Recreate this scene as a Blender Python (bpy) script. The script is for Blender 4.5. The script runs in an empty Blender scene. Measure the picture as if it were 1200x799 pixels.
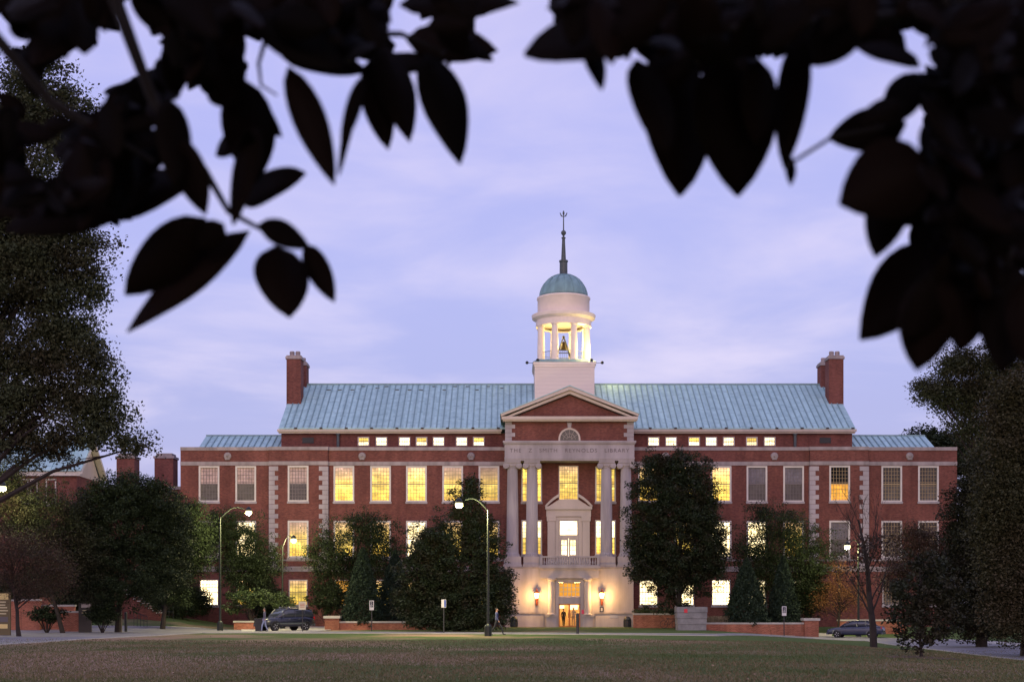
import bpy, bmesh, math, random
import numpy as np
from mathutils import Vector, Matrix

sc = bpy.context.scene
C = sc.collection
R = math.radians
random.seed(7)
RNG = np.random.default_rng(7)

# ---------------------------------------------------------------- camera
F = 1687.5            # focal length in pixels of the 1200 px wide photograph
CX, HZ = 600.0, 709.0 # vertical axis and horizon in that photograph
EYE = 2.0
cam = bpy.data.cameras.new("camera")
cam.sensor_width = 36.0
cam.lens = F * 36.0 / 1200.0
cam.shift_x = 0.0
cam.shift_y = (HZ - 399.5) / 1200.0
cam.clip_start = 0.05
cam.clip_end = 6000.0
cam.dof.use_dof = True
cam.dof.focus_distance = 128.0
cam.dof.aperture_fstop = (cam.lens / 1000.0) / 0.0145
cam_ob = bpy.data.objects.new("camera", cam)
cam_ob.location = (0, 0, EYE)
cam_ob.rotation_euler = (R(90), 0, 0)
C.objects.link(cam_ob)
sc.camera = cam_ob

# ---------------------------------------------------------------- sky
SUN_EL, SUN_ROT = R(4.0), R(180.0)
world = bpy.data.worlds.new("World")
sc.world = world
world.use_nodes = True
wn, wl = world.node_tree.nodes, world.node_tree.links
wn.clear()
def W(t, **kw):
    n = wn.new(t)
    for k, v in kw.items():
        setattr(n, k, v)
    return n
w_out = W('ShaderNodeOutputWorld')
w_bg = W('ShaderNodeBackground')
w_tc = W('ShaderNodeTexCoord')
w_sep = W('ShaderNodeSeparateXYZ')
wl.new(w_tc.outputs['Generated'], w_sep.inputs[0])
def wmath(op, a, b=None, clamp=False):
    n = W('ShaderNodeMath', operation=op, use_clamp=clamp)
    for i, v in enumerate((a, b)):
        if v is None: continue
        if isinstance(v, (int, float)): n.inputs[i].default_value = v
        else: wl.new(v, n.inputs[i])
    return n.outputs[0]
def wmix(fac, a, b, blend='MIX'):
    n = W('ShaderNodeMix', data_type='RGBA', blend_type=blend)
    for s, v in ((n.inputs[0], fac), (n.inputs[6], a), (n.inputs[7], b)):
        if isinstance(v, (int, float)): s.default_value = v
        elif isinstance(v, tuple): s.default_value = (*v, 1)
        else: wl.new(v, s)
    return n.outputs[2]
# base gradient by elevation
el = w_sep.outputs['Z']
w_ramp = W('ShaderNodeValToRGB')
wl.new(wmath('ADD', wmath('MULTIPLY', el, 0.5), 0.5), w_ramp.inputs[0])
cr = w_ramp.color_ramp
cr.elements[0].position = 0.47; cr.elements[0].color = (0.10, 0.09, 0.12, 1)
cr.elements[1].position = 0.50; cr.elements[1].color = (0.40, 0.37, 0.70, 1)
for p, c in ((0.56, (0.385, 0.385, 0.77)), (0.61, (0.44, 0.44, 0.86)), (0.68, (0.46, 0.455, 0.90)), (0.80, (0.46, 0.46, 0.92)), (1.0, (0.46, 0.47, 0.86))):
    e = cr.elements.new(p); e.color = (*c, 1)
# clouds: flat layer seen in perspective (direction divided by its height)
den = wmath('ADD', wmath('MAXIMUM', el, 0.0), 0.09)
w_comb = W('ShaderNodeCombineXYZ')
wl.new(wmath('DIVIDE', w_sep.outputs['X'], den), w_comb.inputs[0])
wl.new(wmath('MULTIPLY', wmath('DIVIDE', w_sep.outputs['Y'], den), 1.0), w_comb.inputs[1])
w_n1 = W('ShaderNodeTexNoise'); w_n1.inputs['Scale'].default_value = 1.5; w_n1.inputs['Detail'].default_value = 8; w_n1.inputs['Roughness'].default_value = 0.52; w_n1.inputs['Distortion'].default_value = 0.35
w_n2 = W('ShaderNodeTexNoise'); w_n2.inputs['Scale'].default_value = 0.42; w_n2.inputs['Detail'].default_value = 3
wl.new(w_comb.outputs[0], w_n1.inputs['Vector']); wl.new(w_comb.outputs[0], w_n2.inputs['Vector'])
w_cr = W('ShaderNodeMapRange'); w_cr.inputs[1].default_value = 0.44; w_cr.inputs[2].default_value = 0.68; w_cr.interpolation_type = 'SMOOTHSTEP'
wl.new(wmath('ADD', wmath('MULTIPLY', w_n1.outputs[0], 0.62), wmath('MULTIPLY', w_n2.outputs[0], 0.42)), w_cr.inputs[0])
cloudf = wmath('MULTIPLY', w_cr.outputs[0], 0.85)
col = wmix(cloudf, w_ramp.outputs[0], (0.77, 0.67, 0.93))
# darker blue undersides
w_n3 = W('ShaderNodeTexNoise'); w_n3.inputs['Scale'].default_value = 0.8; w_n3.inputs['Detail'].default_value = 4
w_mp = W('ShaderNodeMapping'); w_mp.inputs['Location'].default_value = (7.3, 2.1, 0)
wl.new(w_comb.outputs[0], w_mp.inputs[0]); wl.new(w_mp.outputs[0], w_n3.inputs['Vector'])
w_dr = W('ShaderNodeMapRange'); w_dr.inputs[1].default_value = 0.5; w_dr.inputs[2].default_value = 0.75
wl.new(w_n3.outputs[0], w_dr.inputs[0])
col = wmix(wmath('MULTIPLY', w_dr.outputs[0], 0.6), col, (0.40, 0.41, 0.83))
# afterglow behind the camera, where the sun has set
back = wmath('POWER', wmath('MAXIMUM', wmath('MULTIPLY', w_sep.outputs['Y'], -1.0), 0.0), 1.5)
low = wmath('POWER', wmath('SUBTRACT', 1.0, wmath('MINIMUM', wmath('ABSOLUTE', el), 1.0)), 2.0)
glow = wmath('MULTIPLY', wmath('MULTIPLY', back, low), 1.0)
up = wmath('GREATER_THAN', el, -0.02)
glow = wmath('MULTIPLY', glow, up)
col = wmix(1.0, col, wmix(glow, (0, 0, 0), (1.45, 0.98, 0.94)), 'ADD')
w_sky = W('ShaderNodeTexSky')
w_sky.sky_type = 'NISHITA'; w_sky.sun_disc = False
w_sky.sun_elevation = SUN_EL; w_sky.sun_rotation = SUN_ROT
skys = wmix(1.0, w_sky.outputs[0], (0.05, 0.05, 0.06), 'MULTIPLY')
col = wmix(1.0, col, skys, 'ADD')
wl.new(col, w_bg.inputs[0])
w_bg.inputs[1].default_value = 0.90
wl.new(w_bg.outputs[0], w_out.inputs[0])

sun = bpy.data.lights.new("sun", 'SUN')
sun.energy = 0.42
sun.angle = R(30)
sun.color = (1.0, 0.80, 0.78)
sun_ob = bpy.data.objects.new("sun", sun)
sun_ob.rotation_euler = (R(90 - 14), 0, R(-8))   # from behind the camera, low
C.objects.link(sun_ob)

sc.view_settings.view_transform = 'Standard'
sc.view_settings.look = 'None'
sc.view_settings.exposure = 0.0
sc.view_settings.gamma = 1.0
sc.view_settings.use_curve_mapping = False
sc.cycles.use_denoising = True
sc.cycles.max_bounces = 5
sc.cycles.diffuse_bounces = 2
sc.cycles.transparent_max_bounces = 8
sc.cycles.sample_clamp_indirect = 4.0
sc.cycles.use_adaptive_sampling = True

# ---------------------------------------------------------------- terrain and coordinates
def S(t):
    t = np.clip(t, 0.0, 1.0)
    return t * t * (3 - 2 * t)
def gz(x, y):
    left = 1.0 * S((-24.0 - x) / 9.0) * S((y - 112.0) / 16.0)
    right = 0.62 * S((x - 14.0) / 12.0) * S((y - 36.0) / 30.0) * (1 - S((y - 121.0) / 9.0))
    roll = 0.05 * np.sin(x * 0.21 + 1.0) * np.sin(y * 0.17) * S((100 - y) / 20.0)
    return left - right + roll
def at(px, py, Y):
    return Vector(((px - CX) * Y / F, Y, EYE + (HZ - py) * Y / F))
def ground_at(px, py):
    lo = None
    for Y in np.arange(15.0, 400.0, 0.25):
        p = at(px, py, Y)
        if p.z <= gz(p.x, p.y):
            return Vector((p.x, p.y, float(gz(p.x, p.y))))
    return at(px, py, 400.0)
def onground(px, Y):
    x = (px - CX) * Y / F
    return Vector((x, Y, float(gz(x, Y))))

# ---------------------------------------------------------------- helpers
class MB:
    def __init__(s):
        s.v, s.f, s.m = [], [], []
    def add(s, vs, fs, mi=0):
        o = len(s.v)
        s.v.extend([tuple(p) for p in vs])
        s.f.extend([tuple(i + o for i in f) for f in fs])
        s.m.extend([mi] * len(fs))
        return s
    def box(s, x0, x1, y0, y1, z0, z1, mi=0):
        vs = [(x0, y0, z0), (x1, y0, z0), (x1, y1, z0), (x0, y1, z0), (x0, y0, z1), (x1, y0, z1), (x1, y1, z1), (x0, y1, z1)]
        return s.add(vs, [(0, 3, 2, 1), (4, 5, 6, 7), (0, 1, 5, 4), (1, 2, 6, 5), (2, 3, 7, 6), (3, 0, 4, 7)], mi)
    def prism_y(s, pts, y0, y1, mi=0):
        """polygon in (x, z) extruded along y"""
        n = len(pts)
        vs = [(p[0], y0, p[1]) for p in pts] + [(p[0], y1, p[1]) for p in pts]
        fs = [tuple(range(n)), tuple(range(2 * n - 1, n - 1, -1))] + [(i, i + n, (i + 1) % n + n, (i + 1) % n) for i in range(n)]
        return s.add(vs, fs, mi)
    def prism_x(s, pts, x0, x1, mi=0):
        n = len(pts)
        vs = [(x0, p[0], p[1]) for p in pts] + [(x1, p[0], p[1]) for p in pts]
        fs = [tuple(range(n)), tuple(range(2 * n - 1, n - 1, -1))] + [(i, i + n, (i + 1) % n + n, (i + 1) % n) for i in range(n)]
        return s.add(vs, fs, mi)
    def lathe(s, cx, cy, prof, n=20, mi=0, flute=0.0, cap=True):
        vs, fs = [], []
        for r, z in prof:
            for k in range(n):
                rr = r * (1 - flute * (k % 2))
                a = 2 * math.pi * k / n
                vs.append((cx + rr * math.cos(a), cy + rr * math.sin(a), z))
        for i in range(len(prof) - 1):
            for k in range(n):
                k2 = (k + 1) % n
                fs.append((i * n + k, i * n + k2, (i + 1) * n + k2, (i + 1) * n + k))
        if cap:
            fs.append(tuple(range(n - 1, -1, -1)))
            fs.append(tuple((len(prof) - 1) * n + k for k in range(n)))
        return s.add(vs, fs, mi)
    def tube(s, pts, rad, n=6, mi=0):
        pts = [Vector(p) for p in pts]
        if not hasattr(rad, '__len__'): rad = [rad] * len(pts)
        vs, fs = [], []
        prev = None
        for i, p in enumerate(pts):
            d = (pts[min(i + 1, len(pts) - 1)] - pts[max(i - 1, 0)])
            d = d.normalized() if d.length > 1e-9 else Vector((0, 0, 1))
            if prev is None:
                u = d.orthogonal().normalized()
            else:
                u = prev - d * prev.dot(d)
                u = u.normalized() if u.length > 1e-6 else d.orthogonal().normalized()
            prev = u
            w = d.cross(u)
            for k in range(n):
                a = 2 * math.pi * k / n
                vs.append(p + (u * math.cos(a) + w * math.sin(a)) * rad[i])
        for i in range(len(pts) - 1):
            for k in range(n):
                k2 = (k + 1) % n
                fs.append((i * n + k, i * n + k2, (i + 1) * n + k2, (i + 1) * n + k))
        fs.append(tuple(range(n - 1, -1, -1)))
        fs.append(tuple((len(pts) - 1) * n + k for k in range(n)))
        return s.add(vs, fs, mi)
    def ball(s, c, r, n=10, mi=0, sz=1.0):
        m = max(4, n // 2)
        prof = [(max(1e-3, r * math.sin(math.pi * i / m)), c[2] - r * sz * math.cos(math.pi * i / m)) for i in range(m + 1)]
        return s.lathe(c[0], c[1], prof, n, mi)
    def mesh(s, name, mats, smooth=False):
        me = bpy.data.meshes.new(name)
        me.from_pydata(s.v, [], s.f)
        for m in (mats if isinstance(mats, (list, tuple)) else [mats]):
            me.materials.append(m)
        if any(s.m):
            me.polygons.foreach_set('material_index', s.m)
        if smooth:
            me.polygons.foreach_set('use_smooth', [True] * len(me.polygons))
        me.update()
        return me
    def build(s, name, mats, parent=None, smooth=False, loc=None):
        o = bpy.data.objects.new(name, s.mesh(name, mats, smooth))
        C.objects.link(o)
        if parent is not None: o.parent = parent
        if loc is not None: o.location = loc
        return o

def place(name, me, parent=None, loc=None, rz=0.0):
    o = bpy.data.objects.new(name, me)
    C.objects.link(o)
    if parent is not None: o.parent = parent
    if loc is not None: o.location = loc
    o.rotation_euler = (0, 0, rz)
    return o
def tag(o, label=None, cat=None, group=None, kind=None):
    if label: o['label'] = label
    if cat: o['category'] = cat
    if group: o['group'] = group
    if kind: o['kind'] = kind
    return o
def empty(name, loc=(0, 0, 0), rz=0.0):
    o = bpy.data.objects.new(name, None)
    o.location = loc
    o.rotation_euler = (0, 0, rz)
    o.empty_display_size = 0.3
    C.objects.link(o)
    return o
def np_mesh(name, V, quads, mats, mi=None):
    me = bpy.data.meshes.new(name)
    n, k = quads.shape
    me.vertices.add(len(V)); me.vertices.foreach_set('co', np.ascontiguousarray(V, dtype=np.float32).ravel())
    me.loops.add(n * k); me.loops.foreach_set('vertex_index', np.ascontiguousarray(quads, dtype=np.int32).ravel())
    me.polygons.add(n)
    me.polygons.foreach_set('loop_start', np.arange(0, n * k, k, dtype=np.int32))
    try: me.polygons.foreach_set('loop_total', np.full(n, k, dtype=np.int32))
    except Exception: pass
    for m in (mats if isinstance(mats, (list, tuple)) else [mats]):
        me.materials.append(m)
    if mi is not None: me.polygons.foreach_set('material_index', np.asarray(mi, dtype=np.int32))
    me.update(calc_edges=True)
    me.validate()
    return me

# ---------------------------------------------------------------- materials
def new_mat(name):
    m = bpy.data.materials.new(name)
    m.use_nodes = True
    nt = m.node_tree
    b = nt.nodes.get('Principled BSDF')
    return m, nt, b
def N(nt, t, **kw):
    n = nt.nodes.new(t)
    for k, v in kw.items(): setattr(n, k, v)
    return n
def mixc(nt, fac, a, b, blend='MIX'):
    n = N(nt, 'ShaderNodeMix', data_type='RGBA', blend_type=blend)
    for s, v in ((n.inputs[0], fac), (n.inputs[6], a), (n.inputs[7], b)):
        if isinstance(v, (int, float)): s.default_value = v
        elif isinstance(v, tuple): s.default_value = (*v[:3], 1)
        else: nt.links.new(v, s)
    return n.outputs[2]
def noise(nt, vec, scale, detail=4, rough=0.55):
    n = N(nt, 'ShaderNodeTexNoise')
    n.inputs['Scale'].default_value = scale; n.inputs['Detail'].default_value = detail; n.inputs['Roughness'].default_value = rough
    if vec is not None: nt.links.new(vec, n.inputs['Vector'])
    return n.outputs[0]
def rng_map(nt, v, a, b, c=0.0, d=1.0):
    n = N(nt, 'ShaderNodeMapRange')
    for i, x in enumerate((a, b, c, d)): n.inputs[i + 1].default_value = x
    nt.links.new(v, n.inputs[0])
    return n.outputs[0]
def scale_vec(nt, v, s):
    n = N(nt, 'ShaderNodeMapping'); n.inputs['Scale'].default_value = s
    nt.links.new(v, n.inputs[0]); return n.outputs[0]
def pos(nt):
    return N(nt, 'ShaderNodeNewGeometry').outputs['Position']

def mat(name, c, rough=0.7, var=0.25, scale=1.5, metal=0.0, spec=0.4, bump=0.0, c2=None, streak=False):
    m, nt, b = new_mat(name)
    p = pos(nt)
    if streak: p = scale_vec(nt, p, (1, 1, 0.18))
    f = rng_map(nt, noise(nt, p, scale, 6), 0.3, 0.7)
    dark = c2 if c2 else tuple(x * (1 - var) for x in c)
    lite = c if c2 else tuple(min(1, x * (1 + var * 0.6)) for x in c)
    nt.links.new(mixc(nt, f, dark, lite), b.inputs['Base Color'])
    b.inputs['Roughness'].default_value = rough
    b.inputs['Metallic'].default_value = metal
    b.inputs['Specular IOR Level'].default_value = spec
    if bump:
        bn = N(nt, 'ShaderNodeBump'); bn.inputs['Strength'].default_value = bump; bn.inputs['Distance'].default_value = 0.02
        nt.links.new(noise(nt, pos(nt), scale * 12, 3), bn.inputs['Height'])
        nt.links.new(bn.outputs[0], b.inputs['Normal'])
    return m

def brick_mat(name, c1, c2, mortar):
    m, nt, b = new_mat(name)
    p = pos(nt)
    sp = N(nt, 'ShaderNodeSeparateXYZ'); nt.links.new(p, sp.inputs[0])
    ad = N(nt, 'ShaderNodeMath', operation='ADD'); nt.links.new(sp.outputs[0], ad.inputs[0]); nt.links.new(sp.outputs[1], ad.inputs[1])
    cb = N(nt, 'ShaderNodeCombineXYZ'); nt.links.new(ad.outputs[0], cb.inputs[0]); nt.links.new(sp.outputs[2], cb.inputs[1])
    br = N(nt, 'ShaderNodeTexBrick')
    br.inputs['Color1'].default_value = (*c1, 1); br.inputs['Color2'].default_value = (*c2, 1); br.inputs['Mortar'].default_value = (*mortar, 1)
    br.inputs['Scale'].default_value = 1.0; br.inputs['Mortar Size'].default_value = 0.006
    br.inputs['Brick Width'].default_value = 0.215; br.inputs['Row Height'].default_value = 0.075
    nt.links.new(cb.outputs[0], br.inputs['Vector'])
    big = rng_map(nt, noise(nt, p, 0.5, 6), 0.3, 0.7, 0.78, 1.16)
    fine = rng_map(nt, noise(nt, scale_vec(nt, p, (2.0, 2.0, 6.0)), 1.6, 3, 0.7), 0.25, 0.75, 0.72, 1.25)
    streak = rng_map(nt, noise(nt, scale_vec(nt, p, (1.3, 1.3, 0.12)), 1.0, 5, 0.6), 0.32, 0.68, 0.80, 1.14)
    m0 = N(nt, 'ShaderNodeMath', operation='MULTIPLY'); nt.links.new(big, m0.inputs[0]); nt.links.new(streak, m0.inputs[1]); big = m0.outputs[0]
    mu = N(nt, 'ShaderNodeMath', operation='MULTIPLY'); nt.links.new(big, mu.inputs[0]); nt.links.new(fine, mu.inputs[1])
    vm = N(nt, 'ShaderNodeVectorMath', operation='SCALE'); nt.links.new(br.outputs['Color'], vm.inputs[0]); nt.links.new(mu.outputs[0], vm.inputs['Scale'])
    nt.links.new(vm.outputs[0], b.inputs['Base Color'])
    b.inputs['Roughness'].default_value = 0.85
    b.inputs['Specular IOR Level'].default_value = 0.2
    bn = N(nt, 'ShaderNodeBump'); bn.inputs['Strength'].default_value = 0.4; bn.inputs['Distance'].default_value = 0.01
    nt.links.new(br.outputs['Fac'], bn.inputs['Height']); bn.invert = True
    nt.links.new(bn.outputs[0], b.inputs['Normal'])
    return m

def leaf_mat(name, c1, c2, rough=0.6, spec=0.25, c3=None, wave=0.35, trans=0.0):
    m, nt, b = new_mat(name)
    rpi = N(nt, 'ShaderNodeNewGeometry').outputs['Random Per Island']
    colr = mixc(nt, rpi, c1, c2)
    if c3: colr = mixc(nt, rng_map(nt, noise(nt, pos(nt), wave, 3), 0.45, 0.68), colr, c3)
    nt.links.new(colr, b.inputs['Base Color'])
    b.inputs['Roughness'].default_value = rough
    b.inputs['Specular IOR Level'].default_value = spec
    if trans:
        b.inputs['Transmission Weight'].default_value = 0
    return m

def emit_mat(name, c, strength):
    m, nt, b = new_mat(name)
    b.inputs['Base Color'].default_value = (*c, 1)
    b.inputs['Emission Color'].default_value = (*c, 1)
    b.inputs['Emission Strength'].default_value = strength
    return m

def lit_window_mat(name, top, mid, bot, strength, contrast=0.5):
    """what one sees of the lit rooms: ceiling lamps, shelves and walls behind the glass"""
    m, nt, b = new_mat(name)
    tc = N(nt, 'ShaderNodeTexCoord')
    sp = N(nt, 'ShaderNodeSeparateXYZ'); nt.links.new(tc.outputs['Generated'], sp.inputs[0])
    oi = N(nt, 'ShaderNodeObjectInfo')
    ramp = N(nt, 'ShaderNodeValToRGB')
    e = ramp.color_ramp.elements
    e[0].position = 0.0; e[0].color = (*bot, 1); e[1].position = 1.0; e[1].color = (*top, 1)
    k = e.new(0.45); k.color = (*mid, 1)
    nt.links.new(sp.outputs[2], ramp.inputs[0])
    cmb = N(nt, 'ShaderNodeCombineXYZ')
    wn_ = N(nt, 'ShaderNodeTexWhiteNoise', noise_dimensions='3D'); nt.links.new(oi.outputs['Location'], wn_.inputs['Vector'])
    rnd = wn_.outputs['Value']
    mm = N(nt, 'ShaderNodeMath', operation='MULTIPLY'); mm.inputs[1].default_value = 37.0; nt.links.new(rnd, mm.inputs[0])
    nt.links.new(mm.outputs[0], cmb.inputs[0]); nt.links.new(mm.outputs[0], cmb.inputs[2])
    va = N(nt, 'ShaderNodeVectorMath', operation='ADD'); nt.links.new(tc.outputs['Object'], va.inputs[0]); nt.links.new(cmb.outputs[0], va.inputs[1])
    n1 = rng_map(nt, noise(nt, va.outputs[0], 1.3, 4, 0.6), 0.3, 0.7, 1 - contrast, 1 + contrast * 0.6)
    shelves = rng_map(nt, noise(nt, scale_vec(nt, va.outputs[0], (0.7, 1, 3.2)), 1.7, 2), 0.35, 0.62, 1 - contrast * 0.5, 1.1)
    vo = N(nt, 'ShaderNodeTexVoronoi'); vo.inputs['Scale'].default_value = 1.5; nt.links.new(va.outputs[0], vo.inputs['Vector'])
    spots = rng_map(nt, vo.outputs['Distance'], 0.06, 0.16, 2.2, 1.0)
    m0 = N(nt, 'ShaderNodeMath', operation='MULTIPLY'); nt.links.new(n1, m0.inputs[0]); nt.links.new(spots, m0.inputs[1]); n1 = m0.outputs[0]
    mu = N(nt, 'ShaderNodeMath', operation='MULTIPLY'); nt.links.new(n1, mu.inputs[0]); nt.links.new(shelves, mu.inputs[1])
    each = rng_map(nt, rnd, 0, 1, strength * 0.62, strength * 1.22)
    mu2 = N(nt, 'ShaderNodeMath', operation='MULTIPLY'); nt.links.new(mu.outputs[0], mu2.inputs[0]); nt.links.new(each, mu2.inputs[1])
    nt.links.new(ramp.outputs[0], b.inputs['Emission Color'])
    nt.links.new(mu2.outputs[0], b.inputs['Emission Strength'])
    b.inputs["Specular IOR Level"].default_value = 0.15
    b.inputs['Base Color'].default_value = (0.05, 0.04, 0.03, 1)
    b.inputs['Roughness'].default_value = 0.15
    return m

BRICK = brick_mat("brick", (0.190, 0.060, 0.046), (0.130, 0.038, 0.031), (0.18, 0.115, 0.095))
BRICK2 = brick_mat("garden_brick", (0.34, 0.115, 0.068), (0.25, 0.075, 0.045), (0.33, 0.22, 0.17))
STONE = mat("limestone", (0.355, 0.315, 0.325), 0.8, 0.3, 0.9, bump=0.15, streak=True)
STONE_D = mat("weathered_limestone", (0.30, 0.255, 0.25), 0.85, 0.35, 1.3, bump=0.2, streak=True)
CREAM = mat("cream_paint", (0.50, 0.42, 0.36), 0.55, 0.1, 1.2, streak=True)
WHITE = mat("white_paint", (0.80, 0.68, 0.58), 0.5, 0.08, 1.0)
TRIM = mat("window_trim", (0.55, 0.51, 0.47), 0.5, 0.1, 1.5)
MUNTIN = mat("muntin_paint", (0.34, 0.25, 0.13), 0.5, 0.1, 2.0)
SASHDARK = mat("dark_sash", (0.15, 0.125, 0.125), 0.5, 0.1, 2.0)  # darker sash colour for the windows with blinds
IRON = mat("dark_iron", (0.02, 0.022, 0.026), 0.5, 0.2, 3.0)
GREENPOLE = mat("green_pole_paint", (0.010, 0.016, 0.011), 0.45, 0.2, 3.0)
LEAD = mat("lead_grey", (0.07, 0.085, 0.085), 0.5, 0.2, 3.0)
DARKGLASS = mat("dark_glass", (0.014, 0.014, 0.017), 0.06, 0.3, 2.0, spec=0.28)
BLIND = mat("window_blind", (0.16, 0.145, 0.17), 0.5, 0.35, 2.6)
PINKBLIND = mat("pale_blind", (0.50, 0.36, 0.34), 0.6, 0.35, 2.2)
GREYBLIND = mat("grey_blind", (0.11, 0.095, 0.085), 0.6, 0.3, 2.2)
CONCRETE = mat("concrete", (0.40, 0.38, 0.35), 0.85, 0.22, 1.2, bump=0.2)
BARK = mat("bark", (0.026, 0.019, 0.016), 0.9, 0.4, 3.0, bump=0.5)
GOLD = mat("bell_bronze", (0.05, 0.036, 0.016), 0.6, 0.2, 3.0, metal=0.8)
LITUP = lit_window_mat("lit_room_upper", (0.92, 0.56, 0.30), (1.0, 0.66, 0.17), (1.0, 0.70, 0.15), 1.75, 0.52)
LIT = lit_window_mat("lit_room", (1.0, 0.70, 0.15), (1.0, 0.68, 0.11), (1.0, 0.56, 0.08), 1.8, 0.55)
LITPALE = lit_window_mat("lit_room_pale", (0.40, 0.24, 0.19), (0.62, 0.39, 0.17), (1.0, 0.64, 0.10), 1.6, 0.40)  # pinkish top puts a sky reflection and a blind into the glow
HOT = lit_window_mat("bright_room", (1.0, 0.82, 0.50), (1.0, 0.76, 0.34), (1.0, 0.80, 0.46), 4.2, 0.5)
AMBER = lit_window_mat("amber_room", (1.0, 0.42, 0.05), (1.0, 0.46, 0.05), (1.0, 0.40, 0.05), 1.15, 0.5)

def roof_mat():
    m, nt, b = new_mat("copper_patina")
    p = pos(nt)
    f = rng_map(nt, noise(nt, scale_vec(nt, p, (1.7, 1.7, 0.5)), 0.9, 6), 0.3, 0.72)
    c = mixc(nt, f, (0.29, 0.46, 0.485), (0.41, 0.61, 0.63))
    # lap lines between the sheets, staggered from one bay to the next
    sp = N(nt, 'ShaderNodeSeparateXYZ'); nt.links.new(p, sp.inputs[0])
    bay = N(nt, 'ShaderNodeMath', operation='MULTIPLY'); bay.inputs[1].default_value = 1 / 0.585; nt.links.new(sp.outputs[0], bay.inputs[0])
    fl = N(nt, 'ShaderNodeMath', operation='FLOOR'); nt.links.new(bay.outputs[0], fl.inputs[0])
    wn_ = N(nt, 'ShaderNodeTexWhiteNoise', noise_dimensions='1D'); nt.links.new(fl.outputs[0], wn_.inputs['W'])
    zz = N(nt, 'ShaderNodeMath', operation='MULTIPLY_ADD'); nt.links.new(sp.outputs[2], zz.inputs[0]); zz.inputs[1].default_value = 0.72; nt.links.new(wn_.outputs[0], zz.inputs[2])
    fr = N(nt, 'ShaderNodeMath', operation='FRACT'); nt.links.new(zz.outputs[0], fr.inputs[0])
    lap = rng_map(nt, fr.outputs[0], 0.03, 0.09, 0.80, 1.0)
    tone = rng_map(nt, wn_.outputs[0], 0, 1, 0.90, 1.05)
    mu = N(nt, 'ShaderNodeMath', operation='MULTIPLY'); nt.links.new(lap, mu.inputs[0]); nt.links.new(tone, mu.inputs[1])
    vm = N(nt, 'ShaderNodeVectorMath', operation='SCALE'); nt.links.new(c, vm.inputs[0]); nt.links.new(mu.outputs[0], vm.inputs['Scale']); c = vm.outputs[0]
    nt.links.new(c, b.inputs['Base Color'])
    b.inputs['Roughness'].default_value = 0.62
    b.inputs['Specular IOR Level'].default_value = 0.35
    return m
PATINA = roof_mat()
PATSEAM = mat("patina_seam", (0.19, 0.30, 0.32), 0.6, 0.2, 2)  # darker than the sheets: seam shadow and dirt put into the colour
PATINA2 = mat("dome_patina", (0.19, 0.32, 0.33), 0.5, 0.3, 1.6, streak=True)

def siding_mat():
    m, nt, b = new_mat("white_siding")
    p = pos(nt)
    sp = N(nt, 'ShaderNodeSeparateXYZ'); nt.links.new(p, sp.inputs[0])
    wv = N(nt, 'ShaderNodeMath', operation='MULTIPLY'); wv.inputs[1].default_value = 2.6; nt.links.new(sp.outputs[2], wv.inputs[0])
    fr = N(nt, 'ShaderNodeMath', operation='FRACT'); nt.links.new(wv.outputs[0], fr.inputs[0])
    edge = rng_map(nt, fr.outputs[0], 0.0, 0.12)
    c = mixc(nt, edge, (0.56, 0.47, 0.41), (0.68, 0.575, 0.50))
    nt.links.new(c, b.inputs['Base Color'])
    bn = N(nt, 'ShaderNodeBump'); bn.inputs['Strength'].default_value = 0.6; bn.inputs['Distance'].default_value = 0.03
    nt.links.new(fr.outputs[0], bn.inputs['Height']); nt.links.new(bn.outputs[0], b.inputs['Normal'])
    b.inputs['Roughness'].default_value = 0.55
    return m
SIDING = siding_mat()

def glass_mat():
    m, nt, b = new_mat("door_glass")
    out = nt.nodes['Material Output']
    tr = N(nt, 'ShaderNodeBsdfTransparent'); tr.inputs[0].default_value = (0.93, 0.9, 0.86, 1)
    gl = N(nt, 'ShaderNodeBsdfGlossy'); gl.inputs['Roughness'].default_value = 0.03
    fr = N(nt, 'ShaderNodeFresnel'); fr.inputs[0].default_value = 1.45
    mx = N(nt, 'ShaderNodeMixShader')
    nt.links.new(fr.outputs[0], mx.inputs[0]); nt.links.new(tr.outputs[0], mx.inputs[1]); nt.links.new(gl.outputs[0], mx.inputs[2])
    nt.links.new(mx.outputs[0], out.inputs[0])
    return m
GLASS = glass_mat()

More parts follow.
